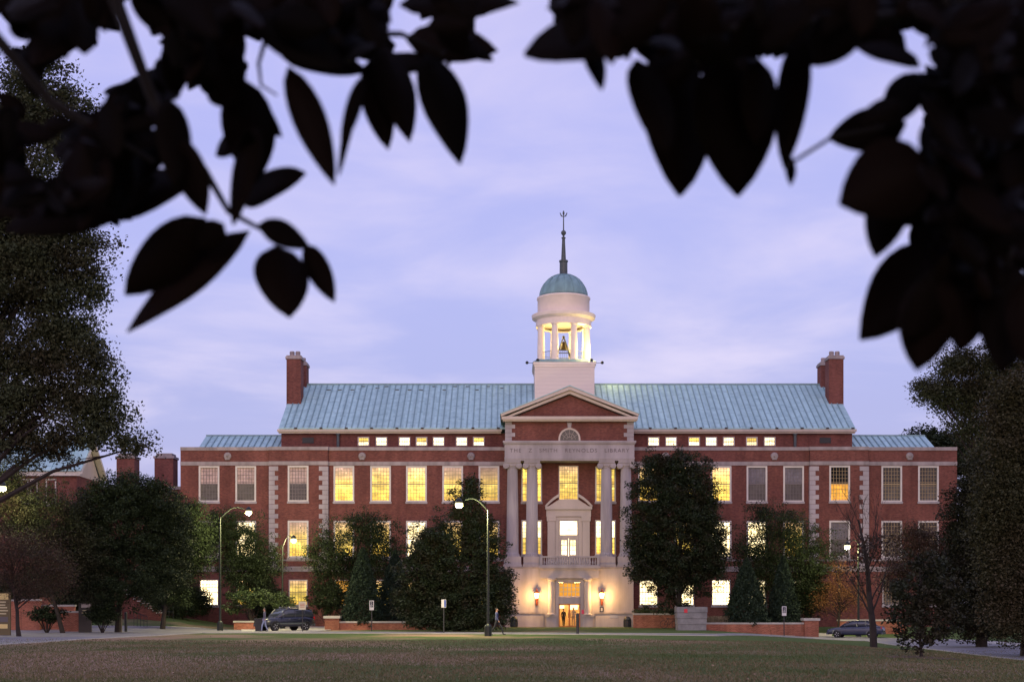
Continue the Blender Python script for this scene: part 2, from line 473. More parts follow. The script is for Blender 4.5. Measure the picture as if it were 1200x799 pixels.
# ---------------------------------------------------------------- the ground
def lawn_mat():
    m, nt, b = new_mat("lawn_turf")
    p = pos(nt)
    big = noise(nt, scale_vec(nt, p, (1.0, 0.7, 1)), 0.10, 4, 0.5)
    mid = noise(nt, scale_vec(nt, p, (1.0, 0.4, 1)), 0.7, 5, 0.65)
    fine = noise(nt, p, 9.0, 5, 0.75)
    green = mixc(nt, rng_map(nt, fine, 0.2, 0.8), (0.060, 0.094, 0.030), (0.108, 0.150, 0.052))
    brown = mixc(nt, rng_map(nt, fine, 0.2, 0.8), (0.21, 0.140, 0.095), (0.345, 0.235, 0.16))
    sp = N(nt, 'ShaderNodeSeparateXYZ'); nt.links.new(p, sp.inputs[0])
    # the worn middle and left of the lawn is browner than the right and the strip by the library
    gx = rng_map(nt, sp.outputs[0], -14.0, 18.0, 0.20, -0.34)
    gy = rng_map(nt, sp.outputs[1], 78.0, 104.0, 0.03, -0.34)
    a1 = N(nt, 'ShaderNodeMath', operation='ADD'); nt.links.new(gx, a1.inputs[0]); nt.links.new(gy, a1.inputs[1])
    a2 = N(nt, 'ShaderNodeMath', operation='ADD'); nt.links.new(a1.outputs[0], a2.inputs[0]); nt.links.new(rng_map(nt, big, 0.34, 0.66, -0.02, 1.02), a2.inputs[1])
    mm = N(nt, 'ShaderNodeMath', operation='MULTIPLY_ADD'); nt.links.new(mid, mm.inputs[0]); mm.inputs[1].default_value = 0.5; nt.links.new(a2.outputs[0], mm.inputs[2])
    f = rng_map(nt, mm.outputs[0], 0.60, 1.06)
    nt.links.new(mixc(nt, f, green, brown), b.inputs['Base Color'])
    b.inputs['Roughness'].default_value = 0.95
    b.inputs['Specular IOR Level'].default_value = 0.05
    bn = N(nt, 'ShaderNodeBump'); bn.inputs['Strength'].default_value = 0.9; bn.inputs['Distance'].default_value = 0.08
    nt.links.new(fine, bn.inputs['Height']); nt.links.new(bn.outputs[0], b.inputs['Normal'])
    return m
LAWN = lawn_mat()
xs = np.concatenate([np.array([-1500, -700, -350, -180, -110]), np.arange(-80, 81, 1.6), np.array([110, 180, 350, 700, 1500])])
ys = np.concatenate([np.array([-1200, -500, -150, -60, -20]), np.arange(0, 150, 1.5), np.array([160, 180, 220, 300, 450, 800, 1500, 3000])])
X, Yg = np.meshgrid(xs, ys)
V = np.stack([X.ravel(), Yg.ravel(), gz(X, Yg).ravel()], 1)
nx, ny = len(xs), len(ys)
ii, jj = np.meshgrid(np.arange(nx - 1), np.arange(ny - 1))
a = (jj * nx + ii).ravel()
ground = place('ground', np_mesh('ground', V, np.stack([a, a + 1, a + nx + 1, a + nx], 1), LAWN))
for p_ in ground.data.polygons: p_.use_smooth = True
tag(ground, kind='structure')

ASPHALT = mat("asphalt", (0.17, 0.165, 0.18), 0.7, 0.3, 0.6, bump=0.15, spec=0.5)
def strip(name, cols, m, lift, across=6, between=8):
    """a road laid on the terrain; cols: (px, far py, near py)"""
    pts = []
    cols = [(c[0], ground_at(c[0], c[1]), ground_at(c[0], c[2])) for c in cols]
    for i in range(len(cols) - 1):
        for t in range(between):
            t /= between
            pts.append((cols[i][1].lerp(cols[i + 1][1], t), cols[i][2].lerp(cols[i + 1][2], t)))
    pts.append((cols[-1][1], cols[-1][2]))
    vs, fs = [], []
    for A, B in pts:
        for k in range(across + 1):
            q = A.lerp(B, k / across)
            vs.append((q.x, q.y, float(gz(q.x, q.y)) + lift))
    w = across + 1
    for i in range(len(pts) - 1):
        for k in range(across):
            fs.append((i * w + k, i * w + k + 1, (i + 1) * w + k + 1, (i + 1) * w + k))
    b = MB(); b.add(vs, fs)
    o = b.build(name, m)
    tag(o, kind='structure')
    return pts
road_cols = [(-90, 737, 764), (0, 735.3, 755.5), (50, 733.8, 752.5), (100, 733.6, 748.8), (150, 733.8, 746.2), (190, 734.3, 744.2), (235, 735.6, 741.6), (290, 738.8, 741.4),
             (340, 740.0, 741.8), (450, 740.5, 742.0), (600, 741.3, 742.7), (740, 742.1, 743.7), (840, 743.0, 744.8), (950, 744.6, 747.8), (1015, 746.6, 750.6), (1050, 748, 756), (1110, 750, 763), (1200, 756, 774), (1290, 762, 786)]
edges = strip('road', road_cols, ASPHALT, 0.03)
def kerb(name, line, side, m=CONCRETE, w=0.13, h=0.05):
    b = MB()
    vs, fs = [], []
    for i, p in enumerate(line):
        d = (line[min(i + 1, len(line) - 1)] - line[max(i - 1, 0)]); d.z = 0; d.normalize()
        n = Vector((-d.y, d.x, 0)) * side
        for q, z in ((p, -0.1), (p, h), (p + n * w, h), (p + n * w, -0.1)):
            vs.append((q.x, q.y, float(gz(q.x, q.y)) + z))
    for i in range(len(line) - 1):
        for k in range(3):
            fs.append((i * 4 + k, i * 4 + k + 1, i * 4 + 5 + k, i * 4 + 4 + k))
    fs += [(0, 1, 2, 3), tuple((len(line) - 1) * 4 + k for k in (3, 2, 1, 0))]
    b.add(vs, fs)
    return tag(b.build(name, m), kind='structure')
kerb('kerb', [e[0] for e in edges], 1)
kerb('kerb', [e[1] for e in edges], -1)
strip('parking_pad', [(283, 735.4, 739.6), (330, 734.6, 740.2), (372, 733.6, 739.6), (388, 734.6, 738.2)], CONCRETE, 0.036, 4, 4)
strip('pavement', [(365, 735.0, 736.6), (430, 735.3, 736.5), (500, 735.6, 736.4)], CONCRETE, 0.034, 3, 6)
strip('pavement', [(826, 736.2, 738.4), (900, 738.4, 741.0), (975, 742.4, 745.2)], CONCRETE, 0.034, 3, 6)
strip('pavement', [(1105, 748.8, 749.9), (1150, 750.8, 753.2), (1200, 753.4, 757.4), (1280, 758, 763)], CONCRETE, 0.04, 3, 6)
MULCH = mat("mulch", (0.105, 0.065, 0.045), 0.95, 0.4, 3.0, bump=0.6)
def mulch_disc(px, Y, r):
    c = onground(px, Y); b = MB(); vs = [(c.x, c.y, c.z + 0.05)]; n = 22
    for k in range(n):
        a = 2 * math.pi * k / n; rr = r * random.uniform(0.85, 1.12)
        x, y = c.x + rr * math.cos(a), c.y + rr * math.sin(a)
        vs.append((x, y, float(gz(x, y)) + 0.012))
    b.add(vs, [(0, 1 + k, 1 + (k + 1) % n) for k in range(n)])
    tag(b.build('ground_mulch', MULCH), kind='structure')

# grass blades over the near lawn: nobody could count them
def grass():
    n = 130000
    y = 33.0 + 50.0 * RNG.random(n) ** 1.6
    x = (RNG.random(n) * 2 - 1) * (y * 0.37)
    z = gz(x, y)
    h = 0.035 + 0.05 * RNG.random(n)
    a = RNG.random(n) * 6.283
    w = 0.012 + 0.014 * RNG.random(n)
    ln = 0.03 * RNG.standard_normal((n, 2))
    P = np.stack([x, y, z], 1)
    D = np.stack([np.cos(a) * w, np.sin(a) * w, np.zeros(n)], 1)
    T = P + np.stack([ln[:, 0], ln[:, 1], h], 1)
    V = np.concatenate([P - D, P + D, T])
    q = np.stack([np.arange(n), np.arange(n) + n, np.arange(n) + 2 * n], 1)
    m = leaf_mat("grass_blades", (0.095, 0.105, 0.042), (0.215, 0.16, 0.10), 0.8, 0.05, (0.08, 0.112, 0.038), 0.10)
    tag(place('grass', np_mesh('grass', V, q, m)), 'short worn grass of the lawn', 'grass', kind='stuff')
grass()

# ---------------------------------------------------------------- the library
lib = empty('library_building', (5.32, 135.0, 0.0))
tag(lib, 'long red brick library with white columned portico, copper roof and domed cupola', 'building')
U = lambda px, Y: (px - CX) * Y / F - 5.32       # local x of a photograph column on the plane Y
Z = lambda py, Y: EYE + (HZ - py) * Y / F

def wall_holes(b, x0, x1, z0, z1, holes, y, depth, mi=0):
    """front wall on plane y with rectangular openings, reveals going back by depth"""
    X = sorted({x0, x1, *[h[0] for h in holes], *[h[1] for h in holes]})
    ZZ = sorted({z0, z1, *[h[2] for h in holes], *[h[3] for h in holes]})
    for i in range(len(X) - 1):
        for j in range(len(ZZ) - 1):
            cx, cz = (X[i] + X[i + 1]) / 2, (ZZ[j] + ZZ[j + 1]) / 2
            if any(h[0] < cx < h[1] and h[2] < cz < h[3] for h in holes): continue
            b.add([(X[i], y, ZZ[j]), (X[i + 1], y, ZZ[j]), (X[i + 1], y, ZZ[j + 1]), (X[i], y, ZZ[j + 1])], [(0, 1, 2, 3)], mi)
    for h in holes:
        a0, a1, c0, c1 = h
        b.add([(a0, y, c0), (a1, y, c0), (a1, y, c1), (a0, y, c1), (a0, y + depth, c0), (a1, y + depth, c0), (a1, y + depth, c1), (a0, y + depth, c1)],
              [(0, 4, 5, 1), (1, 5, 6, 2), (2, 6, 7, 3), (3, 7, 4, 0)], mi)

_wcache = {}
def window(parent, u, z0, z1, w, v, upper, lower, cols=6, rows=9, fw=0.13, sill=True, stone_frame=True):
    """a sash window centred on u; z0..z1 opening; v = wall face. part 'window' (frame) > upper_pane, lower_pane, sash, sill"""
    h = z1 - z0
    key = (round(w, 2), round(h, 2), cols, rows, fw)
    if key not in _wcache:
        f = MB(); x = w / 2; d0, d1 = -0.05, 0.16
        f.box(-x, -x + fw, d0, d1, 0, h); f.box(x - fw, x, d0, d1, 0, h)
        f.box(-x + fw, x - fw, d0, d1, h - fw, h); f.box(-x + fw, x - fw, d0 + 0.01, d1, 0, fw * 0.7)
        s = MB(); xi = x - fw; zb, zt = fw * 0.7, h - fw
        mid = zb + (zt - zb) * 0.5
        s.box(-xi, xi, 0.075, 0.125, mid - 0.045, mid + 0.045)
        for k in range(1, cols):
            xx = -xi + 2 * xi * k / cols
            s.box(xx - 0.016, xx + 0.016, 0.09, 0.12, zb, mid - 0.045); s.box(xx - 0.016, xx + 0.016, 0.09, 0.12, mid + 0.045, zt)
        for k in range(1, rows):
            zz = zb + (zt - zb) * k / rows
            if abs(zz - mid) > 0.06: s.box(-xi, xi, 0.094, 0.116, zz - 0.016, zz + 0.016)
        up = MB(); up.box(-xi, xi, 0.14, 0.155, mid, zt)
        lo = MB(); lo.box(-xi, xi, 0.14, 0.155, zb, mid)
        sl = MB(); sl.box(-x - 0.06, x + 0.06, -0.14, 0.1, -0.2, -0.004)
        _wcache[key] = [f.mesh('window_frame', TRIM), s.mesh('sash', MUNTIN), up, lo, sl.mesh('sill', STONE), {}]
    fm, sm, up, lo, slm, panes = _wcache[key]
    def pane(b, nm, m):
        kk = (nm, m.name)
        if kk not in panes: panes[kk] = b.mesh(nm, m)
        return panes[kk]
    o = place('window', fm, parent, (u, v, z0))
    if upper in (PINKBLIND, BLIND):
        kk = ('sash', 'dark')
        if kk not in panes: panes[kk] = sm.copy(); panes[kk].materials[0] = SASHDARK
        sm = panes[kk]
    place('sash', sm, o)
    place('upper_pane', pane(up, 'upper_pane', upper), o)
    place('lower_pane', pane(lo, 'lower_pane', lower), o)
    if sill: place('sill', slm, o)
    return o

UB = [U(p, 135) for p in (245, 288, 350, 403, 446, 488, 530.5, 573)]
cols_u = UB + [-x for x in reversed(UB)]
SEG = [(-36.4, -28.0, 0.0), (-28.0, -22.55, -0.35), (-22.55, -5.9, 0.0), (5.9, 22.55, 0.0), (22.55, 28.0, -0.35), (28.0, 36.4, 0.0)]
TOP = 16.5
kinds2 = ['pink', 'pink', 'pinkdark', 'pale', 'lit', 'lit', 'pale', 'pale', 'lit', 'lit', 'lit', 'blind', 'blind', 'half', 'dark', 'dark']
kinds1 = ['dark', 'hot', 'pale', 'lit', 'lit', 'hot', 'lit', 'lit', 'lit', 'lit', 'hot', 'hot', 'lit', 'blind', 'dark', 'dark']
kinds0 = ['hot', 'lit', 'lit', 'amber', 'lit', 'lit', None, 'lit', 'hot', 'hot', 'hot', 'hot', 'hot', None, 'dark', 'dark']
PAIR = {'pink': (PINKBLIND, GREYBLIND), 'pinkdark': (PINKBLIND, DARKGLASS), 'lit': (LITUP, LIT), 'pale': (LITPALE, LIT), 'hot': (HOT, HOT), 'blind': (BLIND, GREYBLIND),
        'half': (DARKGLASS, AMBER), 'dark': (DARKGLASS, GREYBLIND), 'amber': (AMBER, AMBER)}
W2, W1, W0 = (11.72, 15.06), (6.5, 9.92), (2.02, 4.4)
for s0, s1, v in SEG:
    b = MB(); holes = []
    for i, u in enumerate(cols_u):
        if s0 < u < s1:
            holes.append((u - 0.97, u + 0.97, *W2)); holes.append((u - 0.97, u + 0.97, *W1))
            if kinds0[i]: holes.append((u - 0.87, u + 0.87, *W0))
    wall_holes(b, s0, s1, -0.6, TOP, holes, v, 0.35)
    if v < 0:
        b.box(s0, s0 + 0.002, v + 0.001, 0.0, -0.6, TOP); b.box(s1 - 0.002, s1, v + 0.001, 0.0, -0.6, TOP)
    b.build('wall', BRICK, lib)
    c = MB()
    c.box(s0 - (0.06 if v else 0), s1 + (0.06 if v else 0), v - 0.10, 0.5, TOP, TOP + 0.32)
    c.build('coping', STONE_D, lib)
    c = MB(); ln = (lambda z0, z1, d: c.box(s0 - (0.05 if v else 0), s1 + (0.05 if v else 0), v - d, v + 0.02, z0, z1))
    ln(15.10, 15.46, 0.09); c.build('string_course', STONE_D, lib)
    c = MB(); ln(5.16, 5.4599, 0.07); ln(5.46, 5.64, 0.12); c.build('string_course', STONE_D, lib)
    c = MB(); c.box(s0, s1, v - 0.06, v + 0.02, 6.14, 6.30); c.build('sill_course', STONE_D, lib)
for i, u in enumerate(cols_u):
    v = -0.35 if 22.55 < abs(u) < 28 else 0.0
    for kk, (z0, z1), wd in ((kinds2[i], W2, 1.94), (kinds1[i], W1, 1.94), (kinds0[i], W0, 1.74)):
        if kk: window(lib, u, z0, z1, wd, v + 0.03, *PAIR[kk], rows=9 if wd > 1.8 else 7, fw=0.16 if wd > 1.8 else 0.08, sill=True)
# quoins
for sgn in (-1, 1):
    for e, dirn in ((28.0, -1), (22.55, 1)):
        b = MB(); z = 5.66; k = 0
        while z < 15.0:
            w = 0.82 if k % 2 == 0 else 0.5
            x0, x1 = (e - w, e + 0.05) if dirn < 0 else (e - 0.05, e + w)
            if sgn < 0: x0, x1 = -x1, -x0
            b.box(x0, x1, -0.41, -0.02, z + 0.012, min(z + 0.43, 15.09)); z += 0.445; k += 1
        b.build('quoins', STONE, lib)
# parapet ornaments
for px in (266.7, 424.3, 552, 780, 907.5, 1066):
    u = U(px, 135); b = MB()
    b.lathe(0, 0, [(0.02, 0.10), (0.26, 0.10), (0.34, 0.02), (0.36, -0.06)], 14)
    b.ball((0, 0, 0.10), 0.13, 8); b.box(-0.22, 0.22, -0.36, -0.22, -0.02, 0.12)
    o = b.build('parapet_ornament', STONE_D, lib); o.rotation_euler = (R(90), 0, 0); o.location = (u, -0.06, 15.98)
# body sides, back and flat roof
b = MB()
b.box(-36.4, -36.38, 0.004, 24, -0.6, TOP); b.box(36.38, 36.4, 0.004, 24, -0.6, TOP); b.box(-36.4, 36.4, 23.98, 24.0, -0.6, TOP)
b.build('wall', BRICK, lib)
b = MB(); b.box(-36.37, 36.37, 0.36, 23.97, 15.9, 16.05); b.build('flat_roof', LEAD, lib)
# attic storey
UA = 27.75
ay = 5.0
b = MB(); holes = []
apx = [426, 447, 474, 494, 514, 541, 561, 766, 786.5, 813.5, 833.5, 854, 881, 902]
for p in apx:
    u = U(p, 140); holes.append((u - 0.56, u + 0.56, 17.5, 18.36))
wall_holes(b, -UA, UA, 16.05, 18.7, holes, ay, 0.2)
b.prism_x([(ay + 0.002, 16.05), (ay + 17.8, 16.05), (ay + 17.8, 18.7), (13.9, 24.3), (ay + 0.002, 18.9)], -UA, -UA + 0.3)
b.prism_x([(ay + 0.002, 16.05), (ay + 17.8, 16.05), (ay + 17.8, 18.7), (13.9, 24.3), (ay + 0.002, 18.9)], UA - 0.3, UA)
b.box(-UA + 0.31, UA - 0.31, ay + 17.7, ay + 17.8, 16.05, 18.7)
b.build('attic_wall', BRICK, lib)
for i, p in enumerate(apx):
    window(lib, U(p, 140), 17.5, 18.36, 1.12, ay + 0.03, HOT if i % 3 else LIT, HOT, cols=4, rows=2, fw=0.10, sill=False)
for s in (-1, 1):
    b = MB()
    x0, x1 = (-UA - 0.3, -6.3) if s < 0 else (6.3, UA + 0.3)
    b.box(x0, x1, 4.35, 5.02, 18.82, 19.03); b.box(x0 + 0.1, x1 - 0.1, 4.55, 5.015, 18.66, 18.82)
    b.build('cornice', CREAM, lib)
b = MB()   # low service curb in front of the attic, pipes
for s in (-1, 1):
    b.box(min(s * 16, s * 28.2), max(s * 16, s * 28.2), 3.2, 3.4, 16.05, 17.02)
b.build('roof_curb', BRICK, lib)
for p in (396, 932):
    u = U(p, 139.5); b = MB(); b.lathe(u, 4.6, [(0.14, 16.05), (0.14, 18.5), (0.2, 18.5), (0.2, 18.66)], 8); b.build('downpipe', LEAD, lib)
for p in (361, 967):
    u = U(p, 140); b = MB(); b.box(u - 0.55, u + 0.55, ay - 0.05, ay + 0.02, 17.75, 18.3)
    for k in range(5): b.box(u - 0.5, u + 0.5, ay - 0.08, ay - 0.052, 17.80 + k * 0.1, 17.83 + k * 0.1)
    b.build('louvre_vent', IRON, lib)

# main roof with standing seams
eZ, rZ, eY, rY = 19.03, 24.7, 4.3, 14.0
def seam_roof(name, x0, x1, ey, ez, ry, rz, back_y, spacing=0.585, inset=0.0, hip=0.0):
    b = MB()
    t = 0.12
    b.add([(x0, ey, ez), (x1, ey, ez), (x1 - hip, ry, rz), (x0 + hip, ry, rz), (x0, back_y, ez), (x1, back_y, ez),
           (x0, ey, ez + t), (x1, ey, ez + t), (x1 - hip, ry, rz + t), (x0 + hip, ry, rz + t), (x0, back_y, ez + t), (x1, back_y, ez + t)],
          [(6, 7, 8, 9), (9, 8, 11, 10), (0, 6, 9, 3), (3, 9, 10, 4), (1, 2, 8, 7), (2, 5, 11, 8), (0, 1, 7, 6), (4, 10, 11, 5), (0, 3, 2, 1), (3, 4, 5, 2)])
    n = int((x1 - x0) / spacing)
    for k in range(1, n):
        x = x0 + (x1 - x0) * k / n
        if hip and (x < x0 + hip or x > x1 - hip): continue
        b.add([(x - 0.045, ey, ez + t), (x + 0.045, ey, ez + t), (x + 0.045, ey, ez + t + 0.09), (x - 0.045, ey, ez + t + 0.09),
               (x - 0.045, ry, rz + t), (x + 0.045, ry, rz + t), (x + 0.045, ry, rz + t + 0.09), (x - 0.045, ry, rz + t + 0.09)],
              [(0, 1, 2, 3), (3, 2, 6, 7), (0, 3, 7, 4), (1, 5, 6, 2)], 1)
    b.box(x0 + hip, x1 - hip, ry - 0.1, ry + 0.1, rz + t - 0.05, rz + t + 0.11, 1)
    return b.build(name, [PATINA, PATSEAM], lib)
main_roof = seam_roof('roof', -UA - 0.15, UA + 0.15, eY, eZ, rY, rZ, 2 * rY - eY)
b = MB()
for k in range(-11, 12):   # snow guards along the eave
    u = k * 2.45 + 0.7
    if abs(u) > 6.6: b.box(u - 0.14, u + 0.14, eY - 0.06, eY - 0.004, eZ + 0.02, eZ + 0.17)
b.build('gutter_brackets', IRON, main_roof)
b = MB()
slope = (rZ - eZ) / (rY - eY)
rr = random.Random(3)
for k in range(16):
    u = -24 + k * 1.17 + rr.uniform(-0.2, 0.2)
    y = rY - rr.choice([0.6, 1.0, 1.4])
    z = eZ + slope * (y - eY) + 0.12
    b.add([(u - 0.2, y, z + 0.02), (u + 0.2, y, z + 0.02), (u + 0.2, y + 0.22, z + 0.02 + 0.22 * slope), (u - 0.2, y + 0.22, z + 0.02 + 0.22 * slope), (u - 0.2, y, z + 0.1), (u + 0.2, y, z + 0.1)],
          [(0, 1, 5, 4), (4, 5, 2, 3)])
b.build('roof_vents', LEAD, main_roof)
seam_roof('wing_roof', -35.75, -27.5, 3.3, 16.5, 8.3, 18.72, 14.0)
seam_roof('wing_roof', 27.5, 35.75, 3.3, 16.5, 8.3, 18.72, 14.0)
# chimneys, a pair at each gable
CHIMNEY_TOP = 27.05
for sgn in (-1, 1):
    for y0, y1 in ((9.5, 11.3), (13.35, 15.1)):
        x0, x1 = sorted((sgn * 26.5, sgn * 27.95))
        b = MB(); b.box(x0, x1, y0, y1, 19.0, CHIMNEY_TOP - 0.35)
        o = b.build('chimney', BRICK, lib)
        c = MB(); c.box(x0 - 0.1, x1 + 0.1, y0 - 0.1, y1 + 0.1, CHIMNEY_TOP - 0.35, CHIMNEY_TOP - 0.12); c.box(x0 - 0.02, x1 + 0.02, y0 - 0.02, y1 + 0.02, CHIMNEY_TOP - 0.12, CHIMNEY_TOP + 0.02)
        c.build('cap', STONE_D, o)
        p = MB()
        for f in (0.3, 0.7):
            xx = x0 + (x1 - x0) * f
            p.lathe(xx, (y0 + y1) / 2, [(0.27, CHIMNEY_TOP), (0.24, CHIMNEY_TOP + 0.35), (0.27, CHIMNEY_TOP + 0.4), (0.22, CHIMNEY_TOP + 0.55)], 10)
        p.build('flue_pots', STONE_D, o)

# ---------------------------------------------------------------- portico
por = MB()
pv = -1.8
wall_holes(por, -5.92, 5.92, -0.3, 5.6, [(-1.0, 1.0, -0.3, 4.15)], pv, 0.5)
por.box(-5.92, -5.90, pv + 0.004, 0.0, -0.3, 5.6); por.box(5.90, 5.92, pv + 0.004, 0.0, -0.3, 5.6)
por.box(-5.92, 5.92, pv + 0.5, 0.45, 5.35, 5.62)
por.box(-5.98, -2.4, pv - 0.10, pv - 0.004, -0.3, 1.22); por.box(2.4, 5.98, pv - 0.10, pv - 0.004, -0.3, 1.22)
portico = por.build('portico', STONE, lib)
b = MB()
b.box(-6.02, -2.36, pv - 0.16, pv - 0.002, 1.22, 1.36); b.box(2.36, 6.02, pv - 0.16, pv - 0.002, 1.22, 1.36)
b.box(-6.0, 6.0, pv - 0.06, pv - 0.002, 5.42, 5.6)
b.build('plinth_ledge', STONE_D, portico)
CU = [-5.27, -3.46, 3.46, 5.27]
cv = pv + 0.72
prof = [(0.70, 6.52), (0.70, 6.62), (0.64, 6.66), (0.66, 6.74), (0.60, 6.80), (0.565, 6.9)]
for k in range(9):
    t = k / 8; prof.append((0.565 - 0.085 * t ** 1.6, 6.9 + (14.72 - 6.9) * t))
prof += [(0.52, 14.76), (0.50, 14.84)]
def column_meshes():
    s = MB(); s.lathe(0, 0, prof, 40, flute=0.05)
    c = MB()
    c.lathe(0, 0, [(0.50, 14.80), (0.60, 14.95), (0.60, 15.02)], 20)
    for sx in (-1, 1):       # Ionic volutes
        n = 16
        for r, d in ((0.275, 0.0), (0.16, -0.05), (0.07, -0.09)):
            ring = [(sx * 0.60 + r * math.cos(2 * math.pi * k / n), 14.94 + r * math.sin(2 * math.pi * k / n)) for k in range(n)]
            c.prism_y(ring, -0.58 + d, 0.58 - d)
    c.box(-0.66, 0.66, -0.54, 0.54, 15.02, 15.2); c.box(-0.74, 0.74, -0.66, 0.66, 15.2, 15.37)
    p = MB(); p.box(-0.80, 0.80, -0.70, 0.70, 5.62, 6.52); p.box(-0.86, 0.86, -0.75, 0.75, 5.60, 5.78)
    return s.mesh('column', STONE, False), c.mesh('capital', STONE), p.mesh('pedestal', STONE)
sm_, cm_, pm_ = column_meshes()
for u in CU:
    c = place('column', sm_, portico, (u, cv, 0))
    o = place('capital', cm_, portico, (u, cv, 0))
    o = place('pedestal', pm_, portico, (u, cv, 0))
# entablature with its inscription
b = MB()
b.box(-6.0, 6.0, pv + 0.02, 0.3, 15.38, 15.52); b.box(-6.03, 6.03, pv - 0.02, 0.29, 15.52, 15.68)
b.box(-6.0, 6.0, pv, 0.28, 15.68, 16.92); b.box(-6.10, 6.10, pv - 0.12, 0.28, 16.92, 17.04); b.box(-6.16, 6.16, pv - 0.2, 0.28, 17.04, 17.2)
b.build('entablature', STONE, portico)
tx = bpy.data.curves.new('inscription', 'FONT')
tx.body = "THE   Z   SMITH   REYNOLDS   LIBRARY"
tx.size = 0.50; tx.space_character = 1.22; tx.extrude = 0.008; tx.align_x = 'CENTER'; tx.align_y = 'CENTER'
to = bpy.data.objects.new('inscription_curve', tx); C.objects.link(to)
bpy.context.view_layer.update()
me = bpy.data.meshes.new_from_object(to.evaluated_get(bpy.context.evaluated_depsgraph_get()))
bpy.data.objects.remove(to)
wtx = max(v.co.x for v in me.vertices) - min(v.co.x for v in me.vertices)
me.materials.clear(); me.materials.append(mat("inscription_cut", (0.15, 0.125, 0.13), 0.9, 0.2, 2))
ins = place('inscription', me, portico, (0, pv - 0.009, 16.3)); ins.rotation_euler = (R(90), 0, 0); ins.scale = (11.05 / wtx, 1, 1)
# brick gable, quoins, lunette
b = MB(); gv = pv + 0.2
b.box(-5.9, 5.9, gv, 9.0, 17.2, 19.12)
b.prism_y([(-5.9, 19.12), (5.9, 19.12), (0, 21.45)], gv, 9.0)
b.build('gable_wall', BRICK, portico)
for s in (-1, 1):
    b = MB(); z = 17.22; k = 0
    while z < 19.0:
        w = 0.92 if k % 2 else 0.62
        x0, x1 = sorted((s * 5.96, s * (5.96 - w)))
        b.box(x0, x1, gv - 0.06, gv + 0.02, z + 0.01, min(z + 0.365, 19.1)); z += 0.38; k += 1
    b.build('quoins', STONE, portico)
b = MB(); n = 16
rin, rout, zc = 0.86, 1.02, 17.4
for k in range(n):
    a0, a1 = math.pi * k / n, math.pi * (k + 1) / n
    b.prism_y([(rin * math.cos(a0), zc + rin * math.sin(a0)), (rout * math.cos(a0), zc + rout * math.sin(a0)), (rout * math.cos(a1), zc + rout * math.sin(a1)), (rin * math.cos(a1), zc + rin * math.sin(a1))], gv - 0.07, gv + 0.02)
b.box(-1.02, -0.86, gv - 0.07, gv + 0.02, 17.21, zc); b.box(0.86, 1.02, gv - 0.07, gv + 0.02, 17.21, zc)
lun = b.build('lunette_window', CREAM, portico)
b = MB(); b.prism_y([(0.86 * math.cos(math.pi * k / n), zc + 0.86 * math.sin(math.pi * k / n)) for k in range(n + 1)] + [(-0.86, 17.21), (0.86, 17.21)], gv - 0.02, gv - 0.004, 0)
for k in range(1, 6):
    a = math.pi * k / 6; b.tube([(0.22 * math.cos(a), gv - 0.035, zc - 0.1 + 0.22 * math.sin(a)), (0.85 * math.cos(a), gv - 0.035, zc + 0.85 * math.sin(a))], 0.012, 4, 1)
for r in (0.24, 0.54):
    b.tube([(r * math.cos(math.pi * k / 12), gv - 0.035, zc - 0.05 + r * math.sin(math.pi * k / 12)) for k in range(13)], 0.012, 4, 1)
b.build('pane', [DARKGLASS, CREAM], portico)
b = MB(); b.prism_y([(-0.15, 18.42), (0.15, 18.42), (0.22, 18.92), (-0.22, 18.92)], gv - 0.1, gv + 0.02); b.build('keystone', STONE, portico)
# pediment
b = MB(); pf = pv - 0.55
b.box(-6.28, 6.28, pf, gv, 19.12, 19.40); b.box(-6.18, 6.18, pf + 0.15, gv - 0.002, 18.98, 19.118)
sl = math.atan2(2.58, 6.3)
for s in (-1, 1):
    b.prism_y([(s * 6.34, 19.402), (s * 6.34, 19.60), (0, 22.16), (0, 21.84)] if s > 0 else [(0, 21.84), (0, 22.16), (-6.34, 19.60), (-6.34, 19.402)], pf - 0.06, gv - 0.004)
    b.prism_y([(s * 5.9, 19.402), (s * 5.45, 19.402), (0, 21.52), (0, 21.84)] if s < 0 else [(0, 21.52), (0, 21.84), (5.9, 19.402), (5.45, 19.402)], pf + 0.22, gv - 0.006)
b.build('pediment', CREAM, portico)
b = MB()
for s in (-1, 1):
    b.add([(s * 6.42, pf - 0.1, 19.58), (0, pf - 0.1, 22.18), (0, 9.6, 22.18), (s * 6.42, 9.6, 19.58), (s * 6.42, pf - 0.1, 19.66), (0, pf - 0.1, 22.26), (0, 9.6, 22.26), (s * 6.42, 9.6, 19.66)],
          [(4, 5, 6, 7), (0, 1, 5, 4), (0, 4, 7, 3), (0, 3, 2, 1), (1, 2, 6, 5), (3, 7, 6, 2)])
b.build('portico_roof', PATINA, portico)
# recess wall
rv = 0.42
b = MB(); hl = []
for u in (-3.47, 3.47):
    hl += [(u - 0.97, u + 0.97, 11.72, 15.06), (u - 0.97, u + 0.97, 6.75, 10.02)]
hl += [(-0.92, 0.92, 11.92, 15.12), (-0.92, 0.92, 5.62, 10.02)]
wall_holes(b, -5.9, 5.9, 5.62, 15.38, hl, rv, 0.3)
b.box(-5.92, -5.6, -0.05, rv - 0.004, 5.62, 15.38); b.box(5.6, 5.92, -0.05, rv - 0.004, 5.62, 15.38)
b.build('recess_wall', BRICK, portico)
for u in (-3.47, 3.47):
    window(lib, u, 11.72, 15.06, 1.94, rv + 0.03, LIT, LIT)
    window(lib, u, 6.75, 10.02, 1.94, rv + 0.03, HOT, LIT)
window(lib, 0, 11.92, 15.12, 1.84, rv + 0.03, LITUP, LIT, cols=7, rows=9, fw=0.08, sill=False)
